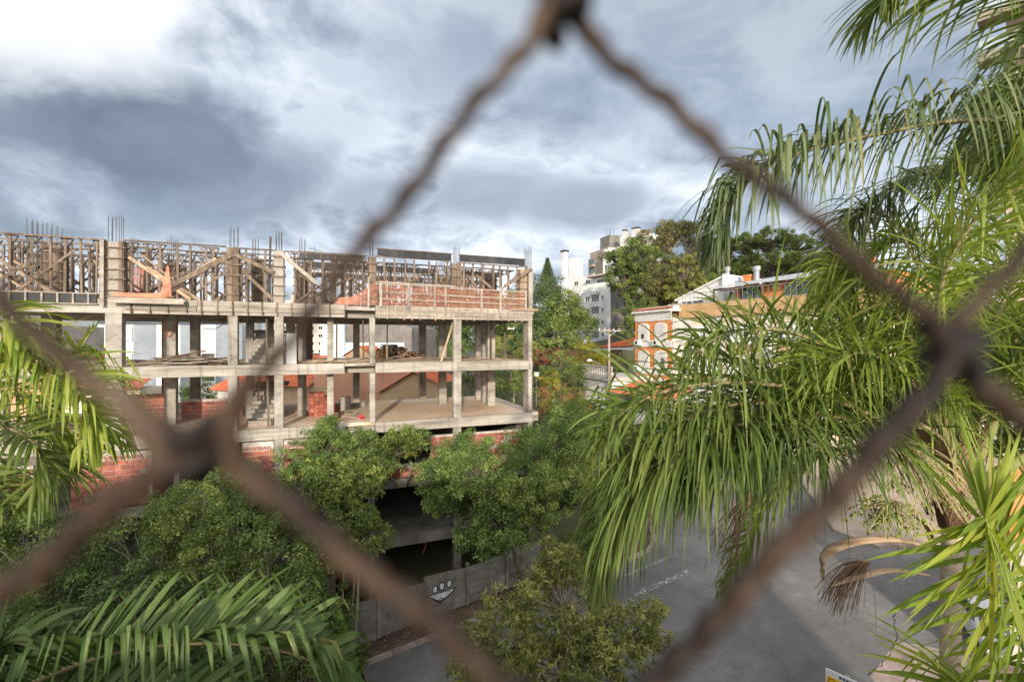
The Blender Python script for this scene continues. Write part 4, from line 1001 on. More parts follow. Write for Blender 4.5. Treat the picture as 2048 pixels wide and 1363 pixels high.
box('wing', 'pale_render', wa, -13, -9.203, 1.6, 5, -3, zt + 2.0)
for k in range(6):
    box('slat', 'wood', wa, -13 + k * 0.6, -13 + k * 0.6 + 0.5, 1.5, 1.59, zt - 1, zt + 2.0)
for x in (-5.6, -1.6): window(wa, x, x + 1.6, zt + 1.5, zt + 2.6, 2.0, 'glass_dark', 'white_metal', 1)
pg = MB()
for k in range(10): pg.box(1.2 + k * 0.66, 1.2 + k * 0.66 + 0.16, -0.4, 1.9, zt + 2.5, zt + 2.75)
pg.build('pergola', 'wood_dark', wa)
box('terrace_rail', 'white_metal', wa, 1.0, L3, -0.03, 0.03, zt + 0.003, zt + 1.0)
window(wa, 2.4, 5.8, zt + 0.1, zt + 2.2, 1.98, 'glass_dark', 'white_metal', 2, 0, False)
for r in range(5):
    z = zt - 3.1 - r * 2.8
    window(wa, 0.5, 2.0, z, z + 1.3, 0, 'glass_dark', 'white_metal', 1); window(wa, 2.5, 5.0, z - 0.1, z + 1.3, 0, 'glass_dark', 'white_metal', 2)
    window(wa, 5.7, 6.5, z + 0.2, z + 1.2, 0, 'glass_dark', 'white_metal', 0)
    mw3 = Matrix.Translation(Vector(loc3)) @ Matrix.Rotation(ang3, 4, 'Z')
    box('balcony_shelf', 'white_paint', wa, 2.4, 5.1, -0.7, -0.003, z + 1.5, z + 1.62)
    if r < 4:
        od = ('top', 'second', 'third', 'lowest')[r]
        for q in range(3 if r == 0 else 2):
            aircon(f'{("left","middle","right")[q] if r == 0 else ("left","right")[q]} air conditioner on the {od} shelf of the white block', mw3 @ Vector((2.5 + q * 0.95, -0.15, z + 1.67)), ang3, 0.85)
# ---- tan and white tower behind
p0, p1 = abox(1180, 1216, 150, 140); loc4, ang4, L4 = frame_of(p0, p1)
tt = thing('tan_tower', 'tan apartment tower with glass bay behind the white block', 'building', loc4, ang4)
zt = (HOR - 500) / FP * 145
box('wall', 'tan_paint', tt, 0, L4, 0, 10, 0, zt); box('wall', 'tan_paint', tt, -2.6, -0.003, 1, 9, 0, zt - 1.6)
for r in range(8):
    z = zt - 4.0 - r * 2.9
    window(tt, 0.4, 2.6, z, z + 1.7, 0, 'glass_green', 'dark_metal', 0); window(tt, -2.3, -0.3, z - 0.6, z + 2.0, 1.0, 'glass_green', 'dark_metal', 1)
    box('balcony', 'tan_paint', tt, 0.2, 3.2, -0.9, -0.003, z - 0.9, z - 0.15)
    window(tt, 6.2, 7.0, z + 0.2, z + 1.2, 0, 'glass_dark', 'white_metal', 0)
box('roof_house', 'dark_render', tt, 3.0, 8.5, 2, 7, zt, zt + 4.4)
for (x, h) in ((3.6, 3.2), (5.2, 2.2), (6.0, 2.8), (7.9, 2.4)): MB().tube([(x, 4, zt + 4.4), (x, 4, zt + 4.4 + h)], 0.06, 5).build('aerial', 'dark_metal', tt)
p0, p1 = abox(1206, 1290, 138, 128); loc5, ang5, L5 = frame_of(p0, p1)
wt = thing('white_tower', 'tall white tower half hidden behind the big hillside tree', 'building', loc5, ang5)
zt = (HOR - 492) / FP * 133
box('wall', 'white_paint', wt, 0, L5, 0, 10, 0, zt); box('roof_house', 'white_paint', wt, 5.4, L5, 1, 9, zt + 0.003, zt + 3.2)
for (a, b) in ((5.5, 6.4), (8.6, 10.6)): box('chimney', 'pale_render', wt, a, b, 2, 3.5, zt + 3.203, zt + 5.0); box('chimney_cap', 'dark_metal', wt, a - 0.1, b + 0.1, 1.9, 3.6, zt + 5.003, zt + 5.4)
for r in range(8):
    z = zt - 3.2 - r * 3.0
    for x in (0.6, 4.3, 8.0): window(wt, x, x + 2.9, z, z + 1.5, 0, 'glass', 'white_metal', 2)
# ---- small house with clay roof, garage, walls
p0, p1 = abox(1196, 1262, 66, 60); loc6, ang6, L6 = frame_of(p0, p1)
sh = thing('tiled_house', 'low house with bright orange tiled roof left of the orange house', 'building', loc6, ang6)
box('wall', 'terracotta_paint', sh, 0.6, L6, 0.5, 9, -8, -0.95)
MB().prism_y([(L6 - 0.002, -8), (L6 - 0.002, -0.6), (L6 + 0.1, -0.6), (L6 + 0.1, -8)], 0.4, 9).build('gable_wall', 'olive_paint', sh)
tiled_slope(sh, (-0.4, -0.2, -0.85), (L6 + 0.5, -0.2, -0.55), (L6 + 0.9, 9.0, 1.95), (2.6, 9.0, 1.5), 22, 26)
mobj('roof_deck', [(-0.4, -0.2, -0.98), (L6 + 0.5, -0.2, -0.68), (L6 + 0.9, 9.0, 1.82), (2.6, 9.0, 1.37), (-0.4, -0.2, -1.2), (L6 + 0.5, -0.2, -0.9), (L6 + 0.9, 9, 1.6), (2.6, 9, 1.1)], BF, 'white_trim', sh)
for k, x in enumerate((1.4, 2.9, 4.4)): window(sh, x, x + 1.0, -3.6, -1.5, 0.5, 'wood_dark', 'wood_dark', 1, 0, False)
ow = thing('olive_wall', 'tall olive rendered wall beside the orange house', 'wall', (0, 0, 0))
a, b = P(1244, 690, 57), P(1273, 690, 50.5); loc7, ang7, L7 = frame_of((a.x, a.y), (b.x, b.y)); ow.location = loc7; ow.rotation_euler = (0, 0, ang7)
box('panel', 'olive_paint', ow, 0, L7, 0, 0.25, -9, -0.95); box('coping', 'white_trim', ow, -0.05, L7, -0.05, 0.3, -0.947, -0.85)
p0, p1 = abox(1167, 1224, 52, 46); loc8, ang8, L8 = frame_of(p0, p1)
ga = thing('garage', 'white double garage with balustrade roof beside the street pole', 'garage', loc8, ang8)
box('wall', 'white_paint', ga, 0, L8, 0, 6, -8.5, -4.0)
box('parapet', 'pale_render', ga, -0.15, L8 + 0.1, -0.2, 6, -3.997, -3.55)
for (a, b) in ((0.4, 3.1), (3.4, 6.2)):
    d = box('door', 'shutter_white', ga, a, b, -0.05, -0.003, -7.3, -4.75)
    for k in range(7): box('door_rib', 'white_metal', d, a + (b - a) * (k + 0.5) / 7 - 0.02, a + (b - a) * (k + 0.5) / 7 + 0.02, -0.075, -0.053, -7.25, -4.8)
x = 0.0
bal = MB().box(-0.1, L8, -0.12, 0.08, -2.62, -2.5).build('handrail', 'pale_render', ga)
while x < L8:
    MB().tube([(x, 0, -3.547), (x, 0, -3.3), (x, 0, -3.0), (x, 0, -2.62)], [0.06, 0.1, 0.05, 0.07], 8).build('baluster', 'pale_render', ga); x += 0.42
p0, p1 = abox(1226, 1345, 46, 37); loc9, ang9, L9 = frame_of(p0, p1)
lw = thing('tiled_porch_wall', 'grey street wall with a low red tiled roof behind the palm tips', 'wall', loc9, ang9)
box('panel', 'pale_render', lw, 0, L9, 0, 0.3, -9, -5.2); box('panel', 'white_paint', lw, L9 * 0.35, L9, -0.35, -0.003, -9, -5.6)
tiled_slope(lw, (0.4, -0.9, -4.9), (L9, -0.9, -4.9), (L9, 2.5, -3.9), (0.4, 2.5, -3.9), 8, 30)
# ---- right side buildings glimpsed through the palm
p0, p1 = abox(1700, 2300, 38, 24); loc10, ang10, L10 = frame_of(p0, p1)
rw = thing('white_street_house', 'white house with orange tile roof glimpsed through the palm fronds', 'building', loc10, ang10)
box('wall', 'white_paint', rw, 0, L10, 0, 8, -9, -1.2)
tiled_slope(rw, (-0.4, -0.6, -1.2), (L10, -0.6, -1.2), (L10, 5, 1.0), (-0.4, 5, 1.0), 12, 60)
box('roof_deck', 'white_trim', rw, -0.3, L10, 0.003, 8, -1.197, -1.05)
for x in (2, 6, 10, 14): window(rw, x, x + 1.8, -4.2, -2.6, 0, 'glass', 'dark_metal', 1)
fw = thing('orange_garden_wall', 'orange brick garden wall at the right edge below the palm crown', 'wall', (P(2020, 900, 15).x, 15, E), R(-20))
for r in range(14):
    for k in range(10): MB().box(k * 0.5, k * 0.5 + 0.485, 0, 0.2, -6.6 + r * 0.2, -6.6 + r * 0.2 + 0.19).build('brick', 'orange_face_brick', fw)
box('core', 'mortar', fw, 0.01, 4.9, 0.02, 0.18, -10.5, -3.82)
tw = thing('pale_tower', 'pale tower with a glass railed balcony at the upper right edge', 'building', (P(2012, 100, 34).x, 34, E), R(-50))
box('wall', 'pink_render', tw, 0, 14, 0, 14, -10, 44)
for z in (12.2, 15.2, 18.2, 21.2, 24.2, 27.2):
    b_ = box('balcony', 'tan_paint', tw, -1.4, 3.5, -1.6, -0.003, z + 2.7, z + 3.25)
    box('glass_rail', 'clear_glass', b_, -1.3, 3.4, -1.5, -1.47, z + 3.253, z + 4.2)
    window(tw, 4.5, 6.5, z, z + 1.6, 0, 'glass', 'white_metal', 1)

# ---- left: houses behind the site
p0, p1 = abox(200, 460, 66, 69); loc11, ang11, L11 = frame_of(p0, p1)
ga2 = thing('grey_apartment_house', 'modern grey and white apartment house behind the left floors', 'building', loc11, ang11)
zt = (HOR - 648) / FP * 67
box('wall', 'white_paint', ga2, 0, L11, 0, 9, -9, zt)
box('roof_band', 'dark_grey_paint', ga2, -0.2, L11 * 0.78, -0.25, 9, zt + 0.003, zt + 0.65)
box('upper_storey', 'cream_paint', ga2, 1.0, 6.2, 1.5, 8, zt + 0.66, zt + 2.2)
for (a, b) in ((4.3, 7.3), (10.5, 13.2), (15.3, 19.0)): box('grey_panel', 'grey_paint', ga2, a, b, -0.06, -0.003, -9, zt)
for z in (0.75, -2.0, -4.8):
    window(ga2, 2.2, 4.2, z - 0.6 if z > 0 else z - 1.1, z + 1.5 if z > 0 else z + 0.4, 0, 'curtain', 'dark_metal', 1, 1 if z > 0 else 0, False)
    window(ga2, 8.2, 8.9 if z > 0 else 9.2, z, z + 0.6 if z > 0 else z + 0.4, 0, 'glass_dark', 'dark_metal', 0, 0, False)
    if z < 0: window(ga2, 13.4, 15.1, z - 1.0, z + 0.3, 0, 'glass_dark', 'dark_metal', 1, 0, False)
    if z < 0: window(ga2, 9.6, 10.3, z - 0.6, z + 0.4, 0, 'glass_dark', 'dark_metal', 0, 0, False)
def flats(label, px0, px1, pyt, Y, rows, colsn, mat, dz=2.9, balc=False, back=12):
    p0, p1 = abox(px0, px1, Y, Y); lc, an, LL = frame_of(p0, p1)
    o = thing('apartment_block', label, 'building', lc, an, 'distant apartment blocks')
    zt = (HOR - pyt) / FP * Y
    box('wall', mat, o, 0, LL, 0, back, -12, zt); box('roof_house', mat, o, LL * 0.3, LL * 0.6, 2, 8, zt + 0.003, zt + 2.2)
    for r in range(rows):
        for c in range(colsn):
            x = LL * (c + 0.25) / colsn; window(o, x, x + LL * 0.5 / colsn, zt - 2.3 - r * dz, zt - 1.0 - r * dz, 0, 'glass_dark', 'white_metal', 1, 0, False)
        if balc: box('balcony', mat, o, LL * 0.05, LL * 0.5, -1.2, -0.003, zt - 3.2 - r * dz, zt - 2.5 - r * dz)
flats('white balconied block seen beside the left column', 155, 207, 648, 150, 6, 4, 'white_paint', balc=True)
flats('small beige block with balconies behind the grey apartment house', 392, 437, 636, 130, 4, 3, 'cream_paint', balc=True)
flats('white tower block with rows of small windows beyond the site stairs', 470, 486, 632, 160, 6, 1, 'white_paint')
flats('long white block low on the left horizon', 78, 135, 628, 140, 4, 5, 'white_paint')
flats('pale block low behind the orange net on the horizon', 545, 650, 600, 170, 8, 6, 'pale_render')
flats('cream block behind the left timber props', -80, 45, 620, 110, 5, 5, 'cream_paint')
p0, p1 = abox(-40, 215, 40, 42); lc, an, LL = frame_of(p0, p1)
pk = thing('pink_rendered_house', 'pink rendered house with a bare concrete top behind the left bay', 'building', lc, an)
box('wall', 'terracotta_paint', pk, 0, LL * 0.62, 0, 7, -9, -0.9); box('upper_wall', 'pale_render', pk, 0.2, LL * 0.58, 0.4, 6.6, -0.897, 1.55)
tiled_slope(pk, (LL * 0.66, -0.6, -4.4), (LL + 2.8, -0.6, -4.4), (LL + 2.0, 5, -2.9), (LL * 0.66, 5, -2.9), 12, 34)
box('low_wall', 'cream_paint', pk, LL * 0.64, LL + 2.6, 0.0, 5, -9, -4.5)
# blue-white wall house, concrete gable, peach house
p0, p1 = abox(640, 822, 52, 50); lc, an, LL = frame_of(p0, p1)
bw = thing('pale_blue_house', 'pale blue rendered house with raw concrete upper wall behind the middle floor', 'building', lc, an)
box('wall', 'pale_blue_paint', bw, 0, LL - 0.8, 0, 8, -9, -0.05)
box('tall_wall', 'pale_blue_paint', bw, 0.5, 3.2, -0.3, -0.003, -9, 2.0)
MB().prism_y([(2.9, -0.04), (2.9, 2.9), (7.6, 2.9), (LL, 1.6), (LL, -4), (LL - 0.78, -4), (LL - 0.78, -0.04)], 0.2, 8).build('concrete_wall', 'dark_render', bw)
p0, p1 = abox(690, 745, 43, 43); lc, an, LL = frame_of(p0, p1)
sg = thing('small_gabled_house', 'small peach gable with a clay ridge behind the middle floor', 'building', lc, an)
MB().prism_y([(0, -6), (0, -1.3), (LL / 2, -0.42), (LL, -1.3), (LL, -6)][::-1], 0, 5).build('wall', 'peach_paint', sg)
tiled_slope(sg, (-0.3, -0.2, -1.4), (-0.3, 5, -1.4), (LL / 2, 5, -0.36), (LL / 2, -0.2, -0.36), 5, 16); tiled_slope(sg, (LL + 0.3, -0.2, -1.4), (LL + 0.3, 5, -1.4), (LL / 2, 5, -0.36), (LL / 2, -0.2, -0.36), 5, 16)
p0, p1 = abox(615, 875, 39, 37.5); lc, an, LL = frame_of(p0, p1)
ph = thing('peach_gabled_house', 'peach house with a wide red tiled gable behind the lower floor', 'building', lc, an)
box('wall', 'terracotta_paint', ph, 0, LL - 2.5, 1.0, 8, -9, -2.2)
MB().prism_y([(LL - 5.0, -9), (LL - 5.0, -4.2), (LL - 1.95, -2.48), (LL, -3.35), (LL, -9)][::-1], 0, 0.95).build('gable_wall', 'peach_paint', ph)
tiled_slope(ph, (LL - 5.2, -0.3, -4.32), (LL - 5.2, 1.0, -4.32), (LL - 1.95, 1.0, -2.42), (LL - 1.95, -0.3, -2.42), 12, 4, 'verge_tiles')
tiled_slope(ph, (LL + 0.3, -0.3, -3.5), (LL + 0.3, 6, -3.5), (LL - 1.95, 6, -2.42), (LL - 1.95, -0.3, -2.42), 8, 18)
p0, p1 = abox(430, 650, 43, 39); lc, an, LL = frame_of(p0, p1)
rh = thing('red_roofed_house', 'house with steep red tiled roofs behind the stairs', 'building', lc, an)
box('wall', 'peach_paint', rh, 2.2, LL, 0.4, 7, -9, -3.9); box('wall_low', 'white_paint', rh, -1.0, 2.19, 0.5, 7, -9, -4.6)
tiled_slope(rh, (3.4, -0.3, -3.9), (LL - 1.5, -0.3, -3.9), (LL - 3.0, 4.5, -1.3), (4.9, 4.5, -1.3), 16, 26)
tiled_slope(rh, (-1.2, 0.0, -4.6), (3.6, 0.0, -4.6), (3.6, 5.0, -1.9), (0.5, 5.0, -1.9), 16, 20)

# ------------------------------------------------------------------ street poles and cables
def gpoint(x, y): return Vector((x, y, gz(x, y)))
pp = P(1217, 700, 46.5); base = gpoint(pp.x, pp.y - 0.2)
up = thing('utility_pole', 'weathered utility pole with crossarm and street lamp by the garage', 'pole', base)
topz = P(1217, 656, 46.5).z - base.z
MB().tube([(0, 0, -0.3), (0.03, 0, topz * 0.5), (0, 0, topz)], [0.17, 0.14, 0.11], 10).build('shaft', 'pole_wood', up, True)
MB().bar((-1.15, -0.16, topz - 0.25), (1.2, -0.16, topz - 0.28), 0.09, 0.11).build('crossarm', 'wood_grey', up)
for x in (-1.0, -0.45, 0.45, 1.0): MB().tube([(x, -0.16, topz - 0.2), (x, -0.16, topz - 0.02)], [0.045, 0.03], 8).build('insulator', 'white_metal', up)
for s in (-1, 1): MB().bar((0, -0.14, topz - 0.8), (s * 0.7, -0.2, topz - 0.3), 0.03, 0.04).build('stay', 'grey_metal', up)
lz = P(1217, 748, 46.5).z - base.z
MB().tube(crom([(-0.1, -0.1, lz), (-0.9, -0.4, lz + 1.0), (-1.9, -0.6, lz + 1.45)], 12), 0.035, 6).build('lamp_arm', 'grey_metal', up, True)
MB().tube([(-1.85, -0.6, lz + 1.45), (-2.05, -0.63, lz + 1.47), (-2.35, -0.66, lz + 1.45)], [0.07, 0.14, 0.06], 10).build('lamp_head', 'white_metal', up, True)
pp2 = P(1034, 655, 72); base2 = gpoint(pp2.x, pp2.y)
u2 = thing('utility_pole', 'pale concrete pole with crossarm among the trees behind the site', 'pole', base2)
tz2 = pp2.z - base2.z
MB().tube([(0, 0, -0.3), (0, 0, tz2)], [0.22, 0.14], 10).build('shaft', 'white_metal', u2, True)
for dz in (0.15, 1.6): MB().bar((-1.5, -0.18, tz2 - dz), (1.5, -0.18, tz2 - dz), 0.1, 0.12).build('crossarm', 'white_metal', u2)
for x in (-1.3, 1.3, -0.5, 0.5): MB().tube([(x, -0.18, tz2 - 0.1), (x, -0.18, tz2 + 0.15)], 0.06, 6).build('insulator', 'white_metal', u2)
def cable(label, a, b, sag, r=0.02, mat='wire_cable'):
    o = thing('overhead_cable', label, 'cable', (0, 0, 0)); pts = []
    for k in range(25):
        f = k / 24; p = a.lerp(b, f); p.z -= sag * 4 * f * (1 - f); pts.append(p)
    MB().tube(pts, r, 5, False).build('line', mat, o, True)
tp = base + Vector((0, 0, topz))
cable('upper overhead cable between the concrete pole and the street pole', P(1034, 657, 72), tp + Vector((-1.0, -0.16, -0.03)), 0.5)
cable('lower overhead cable between the concrete pole and the street pole', P(1034, 668, 72), tp + Vector((-0.45, -0.16, -0.2)), 0.7)
cable('overhead cable sagging left from the lamp arm into the trees', P(1100, 742, 60), base + Vector((0, 0, lz + 1.2)), 0.6)
cable('overhead cable running left just above the garage', P(1080, 770, 58), base + Vector((0, 0, lz - 0.2)), 0.5, 0.018, 'black_cable')
cable('overhead cable falling right from the pole to the orange house', base + Vector((0, 0, lz + 0.1)), P(1300, 785, 40), 0.4)
cable('second overhead cable falling right from the pole towards the palm', base + Vector((0, 0, lz - 0.3)), P(1420, 830, 34), 0.7, 0.018, 'black_cable')
cable('overhead cable rising right from the pole top', tp + Vector((1.0, -0.16, -0.05)), P(1500, 640, 30), 0.6, 0.016)
ss = P(1073, 760, 50); b3 = gpoint(ss.x, ss.y)
st = thing('street_sign', 'small white sign on a thin post right of the end column', 'sign', b3)
hz = P(1073, 750, 50).z - b3.z
MB().tube([(0, 0, 0), (0, 0, hz + 0.3)], 0.03, 6).build('post', 'grey_metal', st); MB().box(-0.25, 0.25, -0.05, -0.032, hz - 0.1, hz + 0.35).build('plate', 'sign_white', st)
gp = P(1028, 800, 44); b4 = gpoint(gp.x, gp.y); gl = thing('lamp_post', 'short cream lamp post behind the lower floor corner', 'lamp post', b4)
hz = P(1028, 776, 44).z - b4.z
MB().tube(crom([(0, 0, 0), (0, 0, hz - 0.2), (0.12, 0, hz), (0.35, 0, hz + 0.05), (0.5, 0, hz - 0.1)], 16), 0.06, 8).build('post', 'cream_paint', gl, True)

# ------------------------------------------------------------------ cars
def car(label, x, y, rz, mat, zoff=0.0):
    o = thing('parked_car', label, 'car', (x, y, gz(x, y) + zoff), rz)
    prof = [(-2.05, 0.35), (-2.1, 0.65), (-1.95, 0.92), (-1.1, 1.02), (-0.55, 1.42), (0.7, 1.46), (1.45, 1.08), (2.0, 0.98), (2.08, 0.6), (2.02, 0.33)]
    V, F = [], []; secs = [(-0.84, 0.90, 0.86), (-0.80, 0.98, 0.97), (-0.55, 1.0, 1.0), (0.55, 1.0, 1.0), (0.80, 0.98, 0.97), (0.84, 0.90, 0.86)]
    n = len(prof)
    for (yy, sx, sz) in secs:
        for (px, pz) in prof:
            tap = 1 - 0.16 * max(0, (pz - 0.95) / 0.5)
            V.append((px * sx, yy * tap, 0.33 + (pz - 0.33) * sz))
    for i in range(len(secs) - 1):
        for k in range(n): k2 = (k + 1) % n; F.append((i * n + k, i * n + k2, (i + 1) * n + k2, (i + 1) * n + k))
    F.append(tuple(range(n))[::-1]); F.append(tuple((len(secs) - 1) * n + k for k in range(n)))
    bd = mobj('body', V, F, mat, o, True); sb = bd.modifiers.new('s', 'SUBSURF'); sb.levels = 2; sb.render_levels = 2
    for s in (-1, 1):
        mobj('side_window', [(-0.9, s * 0.80, 1.05), (1.25, s * 0.80, 1.08), (0.66, s * 0.722, 1.40), (-0.5, s * 0.722, 1.37)], [(0, 1, 2, 3)], 'glass_dark', o)
    mobj('windscreen', [(-1.09, -0.68, 1.045), (-1.09, 0.68, 1.045), (-0.60, 0.62, 1.415), (-0.60, -0.62, 1.415)], [(0, 1, 2, 3)], 'glass_dark', o)
    mobj('rear_window', [(1.42, -0.66, 1.125), (1.42, 0.66, 1.125), (0.78, 0.62, 1.46), (0.78, -0.62, 1.46)], [(0, 1, 2, 3)], 'glass_dark', o)
    for (xx, yy) in ((-1.3, -0.78), (-1.3, 0.78), (1.3, -0.78), (1.3, 0.78)):
        w_ = MB().tube([(xx, yy - 0.1, 0.32), (xx, yy + 0.1, 0.32)], 0.32, 16).build('wheel', 'tyre', o)
        s = 1 if yy > 0 else -1; MB().tube([(xx, yy + s * 0.101, 0.32), (xx, yy + s * 0.12, 0.32)], 0.19, 12).build('rim', 'car_silver', w_)
    for s in (-1, 1):
        box('headlight', 'curtain', o, -2.09, -2.03, s * 0.62 - 0.15, s * 0.62 + 0.15, 0.66, 0.80); box('tail_lamp', 'red_lamp', o, 2.02, 2.07, s * 0.62 - 0.12, s * 0.62 + 0.12, 0.72, 0.92)
    return o
car('white car parked on the right under the bright palm', 18.0, 17.0, R(60), 'car_white')
car('black car parked behind the lower floor columns', P(970, 760, 52).x, 52, R(75), 'car_black')
car('dark green car beyond the lower floor corner', P(1040, 810, 43).x, 43, R(40), 'car_black')
car('silver car parked uphill behind the site', P(930, 740, 66).x, 66, R(70), 'car_silver')
# yellow notice board at the bottom edge
q0 = P(1651, 1335, 8.0)
nb = thing('notice_board', 'yellow and white notice board at the bottom edge of the view', 'sign', (q0.x, q0.y, q0.z), R(-48))
box('plate', 'sign_white', nb, 0, 0.62, 0, 0.02, -0.75, 0); box('yellow_panel', 'sign_yellow', nb, 0.02, 0.60, -0.006, -0.002, -0.62, -0.11)
for k in range(5): box('lettering', 'sign_ink', nb, 0.20 + k * 0.05, 0.20 + k * 0.05 + 0.034, -0.006, -0.002, -0.075, -0.035)
for r in range(3): box('lettering', 'sign_red', nb, 0.20, 0.52 - 0.06 * r, -0.011, -0.007, -0.22 - r * 0.09, -0.185 - r * 0.09)
MB().tube([(0.09, -0.006, -0.18), (0.09, -0.012, -0.18)], 0.055, 16).build('round_emblem', 'sign_red', nb); MB().tube([(0.09, -0.0125, -0.18), (0.09, -0.016, -0.18)], 0.038, 16).build('round_emblem', 'sign_yellow', nb)
gg = gz(q0.x, q0.y) - q0.z
box('post', 'wood_grey', nb, 0.27, 0.35, 0.022, 0.10, gg - 0.3, 0.0)
# ------------------------------------------------------------------ foliage
def leaf_mesh(C, cr, per, ln, wd, up=0.5, flat=0.75, jit=0.5, outc=None):
    """C (k,3) clump centres; per leaves round each: diamond leaves"""
    k = len(C); n = k * per
    c = np.repeat(C, per, axis=0); r = np.repeat(cr, per)
    d = rng.normal(size=(n, 3)); d /= np.linalg.norm(d, axis=1, keepdims=True)
    rad = r * rng.random(n) ** 0.45
    pos = c + d * rad[:, None] * np.array([1, 1, flat])
    nr = d * 0.55 + rng.normal(size=(n, 3)) * 0.5; nr[:, 2] += up
    nr /= np.linalg.norm(nr, axis=1, keepdims=True)
    a = d * 0.6 + rng.normal(size=(n, 3)) * 0.7; a -= nr * (a * nr).sum(1, keepdims=True); a /= np.linalg.norm(a, axis=1, keepdims=True)
    b = np.cross(nr, a)
    L = ln * (1 + jit * (rng.random(n) * 2 - 1)); W = wd * (1 + jit * (rng.random(n) * 2 - 1))
    V = np.empty((n, 4, 3))
    V[:, 0] = pos; V[:, 1] = pos + a * (L * 0.5)[:, None] + b * (W * 0.5)[:, None] - nr * (L * 0.06)[:, None]
    V[:, 2] = pos + a * L[:, None] - nr * (L * 0.18)[:, None]; V[:, 3] = pos + a * (L * 0.5)[:, None] - b * (W * 0.5)[:, None] - nr * (L * 0.06)[:, None]
    return V.reshape(-1, 3), np.arange(n * 4).reshape(n, 4)
def tree(name, label, cat, base, crowns, nclump, crad, per, ln, wd, mat, trunk_r=0.12, bark='bark', twigs=1.0, shell=0.35, rosette=False, stems=1, up=0.5, group=None, part='crown'):
    base = Vector(base); o = thing(name, label, cat, base, 0.0, group)
    cl = []; vol = [a * b * c for (_, (a, b, c)) in crowns]; tot = sum(v ** 0.67 for v in vol)
    per_cr = []
    for (ctr, (rx, ry, rz)), v in zip(crowns, vol):
        kk = max(3, int(nclump * v ** 0.67 / tot)); lst = []
        while len(lst) < kk:
            d = rng.normal(size=3); d /= np.linalg.norm(d)
            if d[2] < -0.55 and rng.random() < 0.6: continue
            f = (shell + (1 - shell) * rng.random()) ** 0.6 * (0.88 + 0.3 * rng.random())
            lst.append(np.array(ctr) + d * f * np.array([rx, ry, rz]))
        per_cr.append(lst); cl += lst
    C = np.array(cl) - np.array(base); cr = crad * (0.65 + 0.7 * rng.random(len(C)))
    mb = MB(); c0 = np.mean([np.array(c[0]) for c in crowns], axis=0)
    mains = []
    for s_ in range(stems):
        off = Vector((random.uniform(-0.3, 0.3), random.uniform(-0.3, 0.3), 0)) * (1 if stems > 1 else 0.2)
        lowz = min(c[0][2] - c[1][2] for c in crowns) - base.z
        fork = Vector(((c0[0] - base.x) * 0.45, (c0[1] - base.y) * 0.45, max(0.4, lowz * 0.85))) + off * 2
        mb.tube([off - Vector((0, 0, 0.3)), off + fork * 0.5 + Vector((random.uniform(-.1, .1), random.uniform(-.1, .1), 0)), fork], [trunk_r, trunk_r * 0.8, trunk_r * 0.65], 8)
        mains.append(fork)
    for (ctr, rr), lst in zip(crowns, per_cr):
        fork = random.choice(mains); cen = Vector(ctr) - base - Vector((0, 0, rr[2] * 0.35))
        mid_ = fork.lerp(cen, 0.55) + Vector((random.uniform(-.2, .2), random.uniform(-.2, .2), 0.1)) * rr[0] * 0.5
        mb.tube(crom([fork, mid_, cen], 7), [trunk_r * (0.6 - 0.06 * i) for i in range(7)], 6)
        for q in lst:
            if random.random() < twigs:
                q = Vector(q) - base; st = mid_.lerp(cen, random.uniform(0.2, 1.0))
                md = st.lerp(q, 0.5) + Vector((random.uniform(-.15, .15), random.uniform(-.15, .15), random.uniform(-0.05, .2))) * rr[0] * 0.4
                mb.tube([st, md, q], [trunk_r * 0.24, trunk_r * 0.16, trunk_r * 0.07], 4, False)
    mb.build('trunk', bark, o, True)
    if rosette:      # leaves sit in whorls at the twig ends
        per2 = 9; reps = max(1, per // per2); C2 = np.repeat(C, reps, axis=0) + rng.normal(size=(len(C) * reps, 3)) * crad * 0.55
        V, F = leaf_mesh(C2, np.full(len(C2), ln * 0.25), per2, ln, wd, up, 0.7)
    else: V, F = leaf_mesh(C, cr, per, ln, wd, up)
    f = npobj(part, V, F, mat, o); f['kind'] = 'stuff'
    nl = len(V) // len(C); tone = np.repeat(rng.uniform(-0.42, 0.55, len(C)), nl)
    tone = np.concatenate([tone, np.zeros(len(V) - len(tone))])
    f.data.attributes.new('tone', 'FLOAT', 'POINT').data.foreach_set('value', tone.astype(np.float32))
    return o
def W3(px, py, Y): p = P(px, py, Y); return (p.x, p.y, p.z)
def G(x, y): return (x, y, gz(x, y))
# --- shrubs and trees in front of the site
tree('shrub_tree', 'dense green tree in front of the right brick wall of the site', 'tree', G(0.6, 22.3),
     [(W3(960, 955, 19.6), (2.3, 1.6, 1.7)), (W3(1095, 905, 21.0), (1.8, 1.6, 1.7)), (W3(1140, 850, 22.0), (1.0, 1.2, 1.2)), (W3(1120, 985, 20.3), (1.7, 1.5, 1.5)), (W3(1000, 1050, 19.0), (1.4, 1.2, 1.1)), (W3(935, 900, 20.8), (1.1, 1.0, 0.9)), (W3(895, 1000, 19.4), (1.0, 0.8, 0.9)), (W3(865, 945, 20.0), (0.8, 0.7, 0.7)), (W3(960, 1080, 18.8), (1.0, 0.8, 0.7))],
     500, 0.34, 150, 0.11, 0.055, 'leaf_shrub', 0.16, twigs=0.5)
tree('shrub_tree', 'lighter vine hung tree leaning right of the dense green tree', 'tree', G(1.8, 21.4),
     [(W3(1075, 1010, 18.6), (1.0, 0.9, 1.3)), (W3(1010, 985, 18.6), (1.1, 0.9, 0.8)), (W3(1150, 930, 20.0), (0.9, 0.9, 1.4))], 130, 0.32, 120, 0.10, 0.05, 'leaf_bright', 0.12, twigs=0.4)
